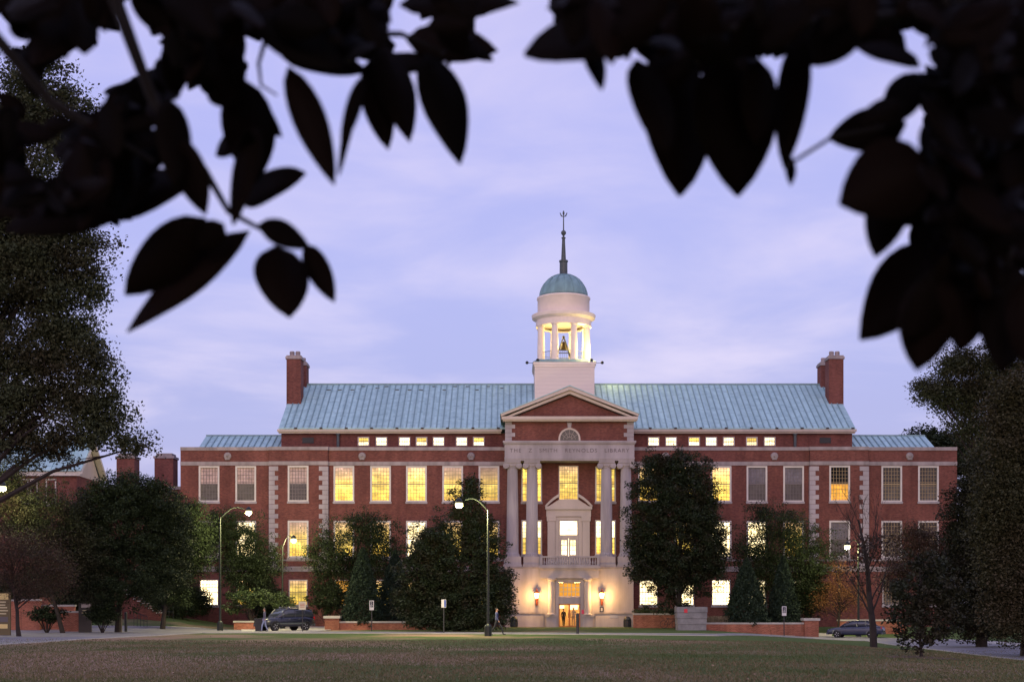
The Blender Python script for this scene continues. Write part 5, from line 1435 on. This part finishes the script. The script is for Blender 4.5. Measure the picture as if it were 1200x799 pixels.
def car(name, label, paint, g, heading, suv):
    root = empty(name, g, heading); tag(root, label, 'car', 'parked cars')
    if suv:
        L, wid, r, wb = 4.6, 0.90, 0.37, 2.72
        body = loft([(-2.28, 0.80, 0.45, 0.95, 5), (-2.2, 0.88, 0.38, 1.10, 5), (-1.4, wid, 0.34, 1.14, 6), (0.0, wid, 0.34, 1.12, 6), (0.85, wid, 0.34, 1.11, 6), (1.7, 0.88, 0.36, 1.06, 5), (2.15, 0.85, 0.40, 0.98, 5), (2.3, 0.76, 0.48, 0.86, 4)])
        cab = [(-2.2, 0.74, 1.02, 1.50, 5), (-2.02, 0.76, 1.02, 1.70, 5), (-1.2, 0.77, 1.02, 1.76, 5), (0.1, 0.77, 1.02, 1.75, 5), (0.45, 0.74, 1.02, 1.66, 5), (1.05, 0.68, 1.02, 1.16, 4)]
        roof = [(-2.06, 0.70, 1.66, 1.75, 4), (-1.2, 0.74, 1.70, 1.80, 4), (0.1, 0.72, 1.68, 1.79, 4), (0.46, 0.66, 1.62, 1.68, 4)]
        pil = [(-2.12, -0.02, -2.0, -0.06), (-1.35, 0, -1.32, 0), (-0.45, 0, -0.45, 0), (1.02, 0, 0.4, 0.02)]
        zt, zr = 1.06, 1.72
    else:
        L, wid, r, wb = 4.45, 0.86, 0.31, 2.62
        body = loft([(-2.22, 0.70, 0.46, 0.80, 4), (-2.12, 0.82, 0.34, 0.95, 5), (-1.4, wid, 0.26, 1.00, 5), (-0.4, wid, 0.24, 0.94, 5), (0.8, wid, 0.25, 0.92, 5), (1.5, 0.84, 0.28, 0.86, 4.5), (2.05, 0.80, 0.32, 0.74, 4), (2.22, 0.66, 0.40, 0.62, 4)])
        cab = [(-1.75, 0.66, 0.86, 0.98, 4), (-1.1, 0.64, 0.86, 1.34, 4), (-0.7, 0.65, 0.86, 1.40, 4), (0.1, 0.66, 0.86, 1.39, 4), (0.45, 0.66, 0.86, 1.30, 4), (1.15, 0.68, 0.84, 0.95, 4)]
        roof = [(-1.15, 0.56, 1.32, 1.37, 4), (-0.7, 0.61, 1.35, 1.425, 4), (0.1, 0.61, 1.34, 1.415, 4), (0.48, 0.58, 1.28, 1.33, 4)]
        pil = [(-1.72, 0, -1.1, 0), (-0.95, 0, -0.85, 0), (-0.2, 0, -0.2, 0), (1.12, 0.02, 0.42, 0)]
        zt, zr = 0.92, 1.36
    body.build('body', paint, root, True)
    loft(cab).build('windows', CARGLASS, root, True)
    loft(roof).build('roof', paint, root, True)
    for s in (-1, 1):
        b = MB()
        for x0, dy0, x1, dy1 in pil:
            yb, yt = s * (0.775 if suv else 0.70), s * (0.735 if suv else 0.635)
            b.tube([(x0, yb, zt), ((x0 + x1) / 2, (yb + yt) / 2 + s * 0.012, (zt + zr) / 2), (x1, yt, zr)], 0.035, 5)
        b.build('window_pillars', paint, root)
        b = MB(); b.ball((0.75 if suv else 0.72, s * (wid + 0.08), zt + 0.06), 0.10, 8, sz=0.7); b.box(0.70, 0.78, s * (wid - 0.1) - 0.02, s * (wid - 0.1) + 0.14 * 0 + 0.02, zt - 0.02, zt + 0.05); b.build('wing_mirror', paint, root)
        x = L / 2 - (0.12 if suv else 0.2)
        b = MB(); b.ball((0, 0, 0), 0.13, 10, sz=0.75); b.build('headlight', HEADLENS, root, True, (x - 0.02, s * 0.62, 0.84 if suv else 0.62))
        b = MB(); b.box(-0.06, 0.06, -0.09, 0.09, -0.14 if suv else -0.07, 0.14 if suv else 0.07); b.build('tail_light', REDLENS, root, False, (-L / 2 + (0.06 if suv else 0.09), s * 0.70, 0.98 if suv else 0.82))
        for x in (wb / 2 + 0.04, -wb / 2 - 0.02):
            wheel(root, x, s * (wid - 0.11), r, 0.22)
            b = MB(); pts = [(x + (r + 0.05) * math.cos(t), s * (wid - 0.0), r + (r + 0.05) * math.sin(t)) for t in np.linspace(0.1, math.pi - 0.1, 12)]; b.tube(pts, 0.045, 5); b.build('wheel_arch', IRON if suv else paint, root)
        b = MB(); b.box(-1.35, 1.3, s * (wid + 0.0) - 0.03, s * (wid + 0.0) + 0.02, 0.56, 0.66); b.build('door_moulding', LEAD if suv else paint, root)
        b = MB()
        for x in (0.12, -0.75): b.box(x - 0.09, x + 0.09, s * wid - 0.02, s * wid + 0.03, zt - 0.14, zt - 0.10)
        b.build('door_handle', CHROME if suv else paint, root)
    b = MB(); b.box(L / 2 - 0.14, L / 2 + 0.02, -0.80 if suv else -0.7, 0.80 if suv else 0.7, 0.38 if suv else 0.28, 0.58 if suv else 0.42); b.build('bumper', LEAD if suv else paint, root)
    b = MB(); b.box(-L / 2 - 0.03, -L / 2 + 0.14, -0.80 if suv else -0.7, 0.80 if suv else 0.7, 0.40 if suv else 0.32, 0.58 if suv else 0.5); b.build('bumper', LEAD if suv else paint, root)
    b = MB(); b.box(L / 2 - 0.06, L / 2 + 0.004, -0.42, 0.42, 0.72 if suv else 0.52, 0.92 if suv else 0.62); b.build('grille', CHROME if suv else IRON, root)
    b = MB(); b.box(-L / 2 - 0.04, -L / 2 - 0.03 + 0.06, -0.16, 0.16, 0.72 if suv else 0.62, 0.84 if suv else 0.74); b.build('number_plate', SIGNW, root)
    if suv:
        for s in (-1, 1): b = MB(); b.tube([(-1.8, s * 0.62, 1.84), (-1.7, s * 0.62, 1.87), (0.0, s * 0.62, 1.86), (0.1, s * 0.62, 1.82)], 0.022, 5); b.build('roof_rail', CHROME, root)
    return root
NAVY = mat("navy_car_paint", (0.012, 0.014, 0.026), 0.22, 0.1, 1, spec=0.8)
BLUECAR = mat("blue_car_paint", (0.035, 0.042, 0.075), 0.25, 0.1, 1, spec=0.7)
car('parked_car', 'dark boxy off-roader parked in front of the lit ground-floor window', NAVY, onground(333.5, 112.5), R(180 + 42), True)
car('parked_car', 'blue saloon parked by the right brick wall behind the bare tree', BLUECAR, onground(1003, 116), R(180 - 24), False)

# ---------------------------------------------------------------- people
SKIN = mat("skin", (0.42, 0.24, 0.17), 0.6, 0.1)
HAIR = mat("dark_hair", (0.02, 0.014, 0.01), 0.6, 0.2)
SHOE = mat("shoe_leather", (0.02, 0.018, 0.016), 0.5, 0.2)
def person(label, g, rz, shirt, trousers, stride=0.0, height=1.75, long_sleeve=True, hold=False):
    root = empty('person', g, rz); tag(root, label, 'person')
    me = bpy.data.meshes.new('body'); V_, E_, R_ = [], [], []
    def v(p, r): V_.append(p); R_.append(r); return len(V_) - 1
    def e(a_, b_): E_.append((a_, b_))
    pel = v((0, 0, 0.95), (0.155, 0.11)); wa = v((0, 0.0, 1.08), (0.14, 0.10)); ch = v((0, -0.01, 1.30), (0.17, 0.115)); ns = v((0, 0, 1.45), (0.085, 0.075)); nk = v((0, 0.0, 1.52), (0.055, 0.055))
    hd = v((0, -0.02, 1.60), (0.078, 0.088)); ht = v((0, -0.015, 1.70), (0.07, 0.08))
    for a_, b_ in ((pel, wa), (wa, ch), (ch, ns), (ns, nk), (nk, hd), (hd, ht)): e(a_, b_)
    for s in (-1, 1):
        f = s * stride
        hp = v((s * 0.09, 0, 0.90), (0.09, 0.09)); kn = v((s * 0.095, -0.10 * abs(stride) - f * 0.24, 0.50), (0.06, 0.062)); an = v((s * 0.095, -f * 0.46 + 0.02 * abs(stride), 0.10), (0.04, 0.042))
        hl = v((s * 0.095, -f * 0.46 - 0.02, 0.045), (0.04, 0.035)); to_ = v((s * 0.105, -f * 0.46 - 0.17, 0.035), (0.038, 0.026))
        for a_, b_ in ((pel, hp), (hp, kn), (kn, an), (an, hl), (hl, to_)): e(a_, b_)
        sh = v((s * 0.185, 0, 1.40), (0.062, 0.06)); elx = -0.22 if hold else f * 0.14
        el_ = v((s * 0.235, (elx * 0.3) + 0.02, 1.13), (0.045, 0.045)); wr = v((s * 0.225, elx - 0.06 if not hold else -0.26, 0.90 if not hold else 1.08), (0.03, 0.032)); ha = v((s * 0.215, elx - 0.09 if not hold else -0.34, 0.80 if not hold else 1.09), (0.036, 0.022))
        for a_, b_ in ((ch, sh), (sh, el_), (el_, wr), (wr, ha)): e(a_, b_)
    me.from_pydata(V_, E_, [])
    o = bpy.data.objects.new('body_source', me); C.objects.link(o)
    sk = o.modifiers.new('skin', 'SKIN'); sk.use_smooth_shade = True
    for i, r in enumerate(R_):
        o.data.skin_vertices[0].data[i].radius = r
    o.data.skin_vertices[0].data[pel].use_root = True
    sb = o.modifiers.new('subsurf', 'SUBSURF'); sb.levels = 2; sb.render_levels = 2
    bpy.context.view_layer.update()
    m2 = bpy.data.meshes.new_from_object(o.evaluated_get(bpy.context.evaluated_depsgraph_get()))
    bpy.data.objects.remove(o)
    m2.materials.clear()
    for m in (SKIN, shirt, trousers, SHOE): m2.materials.append(m)
    for p in m2.polygons:
        c = p.center; z = c.z
        if z < 0.085: k = 3
        elif abs(c.x) > 0.20 and z < (0.93 if long_sleeve else 1.16) and z > 0.7 and not hold: k = 0
        elif hold and c.y < -0.27: k = 0
        elif z < 0.98 and abs(c.x) < 0.2: k = 2
        elif z < 1.475: k = 1
        else: k = 0
        p.material_index = k; p.use_smooth = True
    ob = place('body', m2, root)
    b = MB(); b.ball((0, 0.012, 1.665), 0.098, 12, sz=1.02)
    hm = b.mesh('hair', HAIR, True)
    bm = bmesh.new(); bm.from_mesh(hm)
    bmesh.ops.delete(bm, geom=[w for w in bm.verts if (w.co.y < -0.035 and w.co.z < 1.70) or w.co.z < 1.60], context='VERTS'); bm.to_mesh(hm); bm.free()
    place('hair', hm, root)
    b = MB()
    for s in (-1, 1): b.ball((s * 0.028, -0.098, 1.622), 0.010, 6)
    b.build('eyes', HAIR, root)
    b = MB(); b.tube([(0, -0.10, 1.625), (0, -0.122, 1.59), (0, -0.1, 1.585)], [0.01, 0.016, 0.008], 5); b.build('nose', SKIN, root)
    root.scale = (height / 1.76,) * 3
    return root
BLUESHIRT = mat("slate_blue_cloth", (0.07, 0.08, 0.17), 0.85, 0.2, 6)
GREYSHIRT = mat("grey_cloth", (0.12, 0.12, 0.16), 0.85, 0.2, 6)
JEANS = mat("pale_jeans", (0.22, 0.26, 0.42), 0.85, 0.2, 6)
DARKTR = mat("dark_trousers", (0.03, 0.03, 0.035), 0.85, 0.2, 6)
WHITESH = mat("white_cloth", (0.6, 0.56, 0.52), 0.85, 0.1, 6)
person('person in grey top and pale blue jeans walking by the dark car', onground(310, 109.8), R(-80), GREYSHIRT, JEANS, 0.5, 1.82)
person('person in blue top and dark trousers walking past the tall lamp', onground(582, 97.5), R(80), BLUESHIRT, DARKTR, 0.9, 1.85)
dz = 0.02
person('person in dark clothes standing in the left half of the doorway', Vector((5.32 - 0.52, 135 + pv + 0.75, 0.0)), R(150), DARKTR, DARKTR, 0.15, 1.72)
person('person in white top and pale trousers standing in the right half of the doorway', Vector((5.32 + 0.40, 135 + pv + 0.7, 0.0)), R(10), WHITESH, mat("pale_trousers", (0.4, 0.36, 0.32), 0.85, 0.1, 6), 0.1, 1.80)

# ---------------------------------------------------------------- the magnolia the camera stands under
def in_poly(x, y, poly):
    c = False; n = len(poly); j = n - 1
    for i in range(n):
        xi, yi = poly[i]; xj, yj = poly[j]
        if (yi > y) != (yj > y) and x < (xj - xi) * (y - yi) / (yj - yi) + xi: c = not c
        j = i
    return c
FILL_L = [[(-40, -40), (610, -40), (600, 10), (560, 30), (575, 55), (520, 80), (500, 85), (440, 80), (400, 78), (345, 60), (300, 55), (295, 110), (315, 150), (310, 200), (260, 230), (225, 205), (190, 215), (160, 262), (100, 275), (30, 268), (-40, 265)]]
HOLES_L = [[(-5, 20), (8, 40), (12, 90), (-5, 95)], [(133, 70), (150, 15), (182, 60), (160, 85)], [(78, 82), (130, 50), (134, 72), (118, 90), (110, 118), (72, 128), (38, 130), (60, 108)], [(38, 180), (64, 180), (60, 202), (36, 200)],
           [(160, 178), (175, 160), (196, 166), (182, 184)], [(205, 130), (232, 110), (244, 140), (266, 132), (268, 160), (240, 174), (222, 165)], [(240, 180), (266, 180), (262, 200), (244, 192)],
           [(155, 280), (185, 235), (186, 212), (212, 208), (224, 250), (200, 262)], [(222, 236), (240, 232), (272, 265), (258, 276)], [(258, 212), (270, 214), (272, 235), (285, 222), (284, 252), (306, 258), (295, 274), (275, 272), (258, 240)],
           [(292, 58), (318, 52), (338, 66), (336, 92), (312, 98)], [(340, 90), (375, 98), (402, 78), (398, 98), (365, 106), (338, 102)], [(460, 30), (475, 0), (480, 40), (470, 50)], [(465, 62), (480, 50), (500, 48), (490, 66)], [(420, 78), (432, 74), (440, 88), (430, 98)]]
FILL_R = [[(625, -40), (1240, -40), (1240, 415), (1190, 380), (1150, 360), (1095, 345), (1065, 330), (1070, 300), (1055, 270), (1060, 220), (1075, 200), (1070, 160), (1065, 110), (1050, 85), (1000, 60), (985, 45), (935, 80), (900, 85), (850, 90), (790, 100), (740, 70), (700, 80), (640, 50)]]
HOLES_R = [[(1040, 62), (1062, 40), (1086, 62), (1075, 78), (1045, 76)], [(1008, 112), (1030, 110), (1034, 124), (1012, 128)], [(1042, 132), (1065, 130), (1066, 150), (1050, 150)], [(1012, 280), (1034, 262), (1050, 275), (1046, 310), (1020, 340), (1005, 330)], [(1182, 322), (1198, 322), (1198, 344), (1184, 340)], [(898, 84), (928, 80), (930, 150), (915, 170), (905, 130)]]
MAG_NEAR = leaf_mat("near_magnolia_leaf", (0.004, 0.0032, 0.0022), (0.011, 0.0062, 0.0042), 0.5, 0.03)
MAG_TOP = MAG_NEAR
class Leaves:
    def __init__(s): s.V, s.Q = [], []
    def add(s, base, tip, width, normal, curl=0.10, fold=0.12, tipw=0.62):
        """a magnolia leaf: pointed oval blade, folded along its midrib and bent towards the tip"""
        base, tip = Vector(base), Vector(tip)
        ax = tip - base; L = ax.length; ax = ax / L
        sd = ax.cross(normal); sd = sd.normalized() if sd.length > 1e-6 else ax.orthogonal().normalized()
        nn = sd.cross(ax).normalized()
        n = 9; o = sum(len(x) for x in s.V)
        rows = []
        for i in range(n + 1):
            t = i / n
            w = width * 0.5 * (math.sin(math.pi * min(1, t ** 0.82)) ** 0.72) * (1.0 if t < 0.7 else 1.0) if 0 < i < n else width * 0.02
            c = base + ax * L * t + nn * (-curl * L * t * t)
            wob = 0.012 * L * math.sin(t * 9 + L * 40)
            rows += [c - sd * w + nn * (fold * w + wob), c, c + sd * w + nn * (fold * w - wob)]
        s.V.append(np.array([tuple(r) for r in rows]))
        for i in range(n):
            for k in range(2):
                a_ = o + i * 3 + k
                s.Q.append((a_, a_ + 1, a_ + 4, a_ + 3))
    def build(s, name, m, parent):
        me = np_mesh(name, np.concatenate(s.V), np.array(s.Q), m)
        for p in me.polygons: p.use_smooth = True
        o = place(name, me, parent)
        so = o.modifiers.new('thickness', 'SOLIDIFY'); so.thickness = 0.0012
        return o
mg = empty('overhanging_magnolia', (0.6, -3.2, 0.0)); mg.location.z = float(gz(0.6, -3.2))
tag(mg, 'dark magnolia whose blurred black leaves hang across the top of the view', 'tree')
OFF = Vector(mg.location)
rl = random.Random(5)
def pxp(px, py, d): return at(px, py, d) - OFF
def rn(): return Vector((rl.uniform(-0.5, 0.5), -1 + rl.uniform(-0.3, 0.3), rl.uniform(-0.2, 0.7))).normalized()
KEY_L = [((283, 92), (301, 214), 60), ((241, 256), (146, 346), 54), ((293, 270), (145, 386), 42), ((214, 164), (242, 252), 38), ((198, 116), (208, 218), 40), ((252, 182), (300, 148), 34), ((300, 150), (272, 262), 30), ((190, 150), (160, 216), 44), ((322, 288), (340, 370), 58), ((358, 286), (392, 354), 26), ((303, 262), (363, 290), 30), ((284, 238), (359, 204), 50),
         ((338, 78), (392, 214), 36), ((420, 92), (396, 204), 13), ((425, 90), (400, 172), 17), ((432, 72), (455, 176), 34), ((448, 52), (481, 164), 42), ((500, 62), (541, 189), 50), ((476, 46), (584, 60), 46), ((468, 6), (609, 2), 52), ((300, 18), (402, 80), 60),
         ((184, 210), (6, 270), 74), ((235, 205), (70, 258), 62), ((72, 158), (196, 165), 56), ((262, 262), (232, 292), 30), ((330, 66), (432, 84), 32), ((425, 80), (520, 74), 34)]
SOFT_L = [((265, 110), (205, 28), 60), ((380, 30), (470, 78), 46), ((330, 40), (260, 20), 46), ((250, 170), (165, 130), 46), ((210, 205), (130, 160), 56), ((130, 80), (60, 20), 50), ((60, 140), (-20, 190), 56), ((118, 125), (20, 118), 40), ((400, 20), (445, 88), 40), ((515, 40), (578, 70), 32),
          ((372, 52), (482, 84), 40), ((300, 30), (345, 62), 36), ((500, 70), (436, 98), 26), ((470, 60), (530, 110), 42), ((262, 92), (330, 160), 32), ((250, 150), (290, 232), 30), ((225, 200), (262, 262), 22), ((240, 210), (196, 206), 24), ((190, 150), (262, 196), 30)]
KEY_R = [((765, 36), (614, 62), 92), ((690, 50), (706, 104), 22), ((792, 62), (797, 230), 84), ((745, 70), (785, 180), 50), ((850, 60), (866, 230), 98), ((890, 70), (885, 170), 46), ((938, 40), (918, 196), 36), ((925, 182), (927, 218), 13), ((1062, 145), (970, 162), 48),
         ((1090, 190), (984, 238), 86), ((1050, 215), (1026, 300), 44), ((1092, 290), (1008, 398), 68), ((1100, 320), (1074, 434), 62), ((1120, 310), (1060, 400), 50), ((1188, 310), (1172, 438), 64), ((1140, 320), (1126, 412), 50), ((1210, 320), (1215, 440), 60),
         ((1062, 60), (985, 30), 50), ((1078, 78), (1000, 52), 36), ((1075, 85), (1040, 150), 40), ((1000, 10), (956, 78), 52), ((1110, 200), (1050, 262), 60), ((720, 10), (650, 72), 60), ((815, 60), (745, 110), 46), ((1060, 120), (1008, 142), 30), ((975, 30), (940, 78), 40)]
def cluster(name, keys, fills, holes, count, root, d0, d1, soft=()):
    L = Leaves()
    for (bx, by), (tx_, ty), w in keys:
        d = rl.uniform(d0, d1); dt = d + rl.uniform(-0.06, 0.06)
        L.add(pxp(bx, by, d), pxp(tx_, ty, dt), w * 1.12 * d / F, rn(), curl=rl.uniform(-0.02, 0.05), fold=rl.uniform(0.05, 0.25))
    def grow_hole(h_, s_):
        cx_, cy_ = sum(q[0] for q in h_) / len(h_), sum(q[1] for q in h_) / len(h_)
        return [(cx_ + (q[0] - cx_) * s_, cy_ + (q[1] - cy_) * s_) for q in h_]
    holes = [grow_hole(h_, 1.16) for h_ in holes]
    def probe(bx, by, tx_, ty, w):
        ln = math.hypot(tx_ - bx, ty - by); nx_, ny_ = -(ty - by) / ln, (tx_ - bx) / ln
        return [(bx, by), (tx_, ty)] + [(bx + (tx_ - bx) * t + nx_ * w * 0.5 * s_, by + (ty - by) * t + ny_ * w * 0.5 * s_) for t in (0.12, 0.3, 0.5, 0.7, 0.88) for s_ in (-1, -0.5, 0, 0.5, 1)]
    for (bx, by), (tx_, ty), w in soft:
        if any(in_poly(*q, h_) for q in probe(bx, by, tx_, ty, w) for h_ in holes): continue
        d = rl.uniform(d0, d1); L.add(pxp(bx, by, d), pxp(tx_, ty, d), w * d / F, rn(), curl=0.03, fold=0.15)
    made = 0; tries = 0
    xs_ = [q[0] for f in fills for q in f]; ys_ = [q[1] for f in fills for q in f]
    while made < count and tries < count * 60:
        tries += 1
        bx, by = rl.uniform(min(xs_), max(xs_)), rl.uniform(min(ys_), max(ys_))
        a_ = rl.uniform(0, 6.283); ln = rl.uniform(34, 104); tx_, ty = bx + ln * math.cos(a_), by + ln * math.sin(a_)
        w = ln * rl.uniform(0.42, 0.6)
        test = probe(bx, by, tx_, ty, w)
        if not all(any(in_poly(*q, f) for f in fills) for q in test): continue
        if any(in_poly(*q, h_) for q in test for h_ in holes): continue
        d = rl.uniform(d0 - 0.1, d1 + 0.9)
        L.add(pxp(bx, by, d), pxp(tx_, ty, d + rl.uniform(-0.1, 0.1)), w * d / F, rn(), curl=rl.uniform(-0.02, 0.06), fold=rl.uniform(0.05, 0.3)); made += 1
    return L
TWIG = mat("magnolia_twig", (0.016, 0.012, 0.009), 0.8, 0.3, 8)
def twigs(paths, name, parent):
    b = MB()
    for path, r in paths:
        pts = [pxp(x, y, d) for x, y, d in path]
        if len(path) > 4 and abs(path[0][0] - 600) > 600 and path[0][1] < -100:      # the main limb grows out of the trunk
            r0_ = r[0]; e0 = pts[0]
            pts = [Vector((0, 0.02, 2.9)), Vector((e0.x * 0.35, e0.y * 0.4, 3.75)), Vector((e0.x * 0.75, e0.y * 0.78, 3.95))] + pts
            r = [r0_ * 2.4, r0_ * 1.7, r0_ * 1.3] + list(r)
        b.tube(pts, r, 7)
    return b.build(name, TWIG, parent)
brL = twigs([([(-60, -150, 2.6), (120, -40, 2.8), (260, 20, 2.9), (360, 40, 2.9), (470, 40, 2.95), (520, 62, 2.95)], [0.03, 0.02, 0.012, 0.009, 0.006, 0.003]),
             ([(120, -40, 2.8), (180, 120, 2.85), (240, 200, 2.85), (268, 248, 2.9), (318, 275, 2.9), (352, 290, 2.9)], [0.016, 0.011, 0.008, 0.006, 0.004, 0.002]),
             ([(310, 50, 2.9), (303, 75, 2.9), (306, 100, 2.9), (325, 112, 2.9)], [0.005, 0.004, 0.003, 0.002]), ([(268, 248, 2.9), (292, 215, 2.9), (300, 195, 2.9)], [0.004, 0.003, 0.002]), ([(-60, -20, 2.7), (60, 120, 2.8), (180, 190, 2.85)], [0.014, 0.01, 0.005])], 'branch', mg)
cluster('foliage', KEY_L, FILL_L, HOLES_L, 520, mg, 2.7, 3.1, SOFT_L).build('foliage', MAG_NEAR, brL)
brR = twigs([([(1300, -160, 2.3), (1180, -20, 2.45), (1050, 20, 2.5), (900, 30, 2.55), (780, 40, 2.6)], [0.03, 0.02, 0.013, 0.008, 0.004]),
             ([(1180, -20, 2.45), (1150, 140, 2.5), (1120, 250, 2.55), (1110, 320, 2.6)], [0.016, 0.012, 0.008, 0.004]),
             ([(920, 196, 2.6), (945, 180, 2.6), (975, 161, 2.6), (1060, 145, 2.6)], [0.003, 0.0035, 0.0035, 0.004]), ([(1250, 100, 2.45), (1190, 230, 2.5), (1180, 320, 2.55)], [0.014, 0.009, 0.004])], 'branch', mg)
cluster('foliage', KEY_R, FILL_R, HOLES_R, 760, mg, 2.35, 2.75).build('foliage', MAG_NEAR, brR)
# trunk and rest of its crown, unseen above and behind, added to shade the leaves
b = MB(); b.tube([(0, 0, -0.3), (0.05, 0, 1.5), (0.0, 0.1, 4.0), (-0.1, 0.1, 7.0), (0, 0, 9.5)], [0.30, 0.22, 0.18, 0.10, 0.03], 12)
for ex in (Vector((-1.5, 5.0, 4.35)), Vector((1.9, 4.8, 4.35))):
    b.tube([(0, 0.05, 2.9), ex * 0.35 + Vector((0, 0, 2.3)), ex * 0.7 + Vector((0, 0, 1.1)), ex], [0.11, 0.08, 0.05, 0.02], 8)
tr_ = b.build('trunk', BARK, mg)
LC = Leaves(); TW = MB(); made = 0
def clear(p):
    wx, wy, wz = p[0] + OFF.x, p[1] + OFF.y, p[2] + OFF.z
    if wy > -0.6 and wz < EYE + 0.44 * max(wy, 0) + 0.34 and abs(wx) < 0.372 * max(wy, 0) + 2.2: return False
    if math.hypot(wx, wy) < 2.4 and wz < 4.0 and wy > -1.2: return False
    return not (abs(wx) < 0.9 and abs(wy) < 1.0 and wz < 3.2)
while made < 1000:
    x, y, z = rl.uniform(-5.5, 5.5), rl.uniform(-5, 7.5), rl.uniform(2.2, 9.5)
    e_ = (x / 5.5) ** 2 + ((y - 0.8) / 6.2) ** 2 + ((z - 4.6) / 4.9) ** 2
    if e_ > 1 or e_ < 0.22 or not clear((x, y, z - 0.2)): continue
    tipv = Vector((x, y, z)); inner = Vector((x * 0.55, y * 0.55, z * 0.8 + 0.9)); mid = tipv.lerp(inner, 0.5) + Vector((rl.gauss(0, 0.12), rl.gauss(0, 0.12), 0.15))
    if not clear(mid) or not clear(inner): continue
    TW.tube([inner, mid, tipv], [0.016, 0.009, 0.004], 5)
    ax_ = (tipv - mid).normalized()
    for k in range(9):
        a_ = k * 2.4; side = ax_.orthogonal().normalized(); side = (side * math.cos(a_) + ax_.cross(side) * math.sin(a_))
        o_ = tipv - ax_ * (0.025 * k); ln = rl.uniform(0.13, 0.20)
        LC.add(o_, o_ + (side + ax_ * rl.uniform(0.2, 0.9) + Vector((0, 0, -0.25))).normalized() * ln, ln * rl.uniform(0.42, 0.5), Vector((rl.gauss(0, 0.4), rl.gauss(0, 0.4), 1)).normalized(), curl=0.08, fold=0.2)
    made += 1
TW.build('twigs', TWIG, mg)
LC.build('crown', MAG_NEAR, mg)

n = 1300
y = 38.0 + 60.0 * RNG.random(n) ** 1.3
x = (RNG.random(n) * 2 - 1) * (y * 0.37)
Pf = np.stack([x, y, gz(x, y) + 0.035], 1)
tag(place('fallen_leaves', leaves_mesh('fallen_leaves', Pf, 0.075, leaf_mat("fallen_leaf", (0.16, 0.10, 0.06), (0.34, 0.24, 0.15), 0.8, 0.1), RNG, 1.4, 2.5)), 'dry leaves scattered over the lawn', 'leaves', kind='stuff')
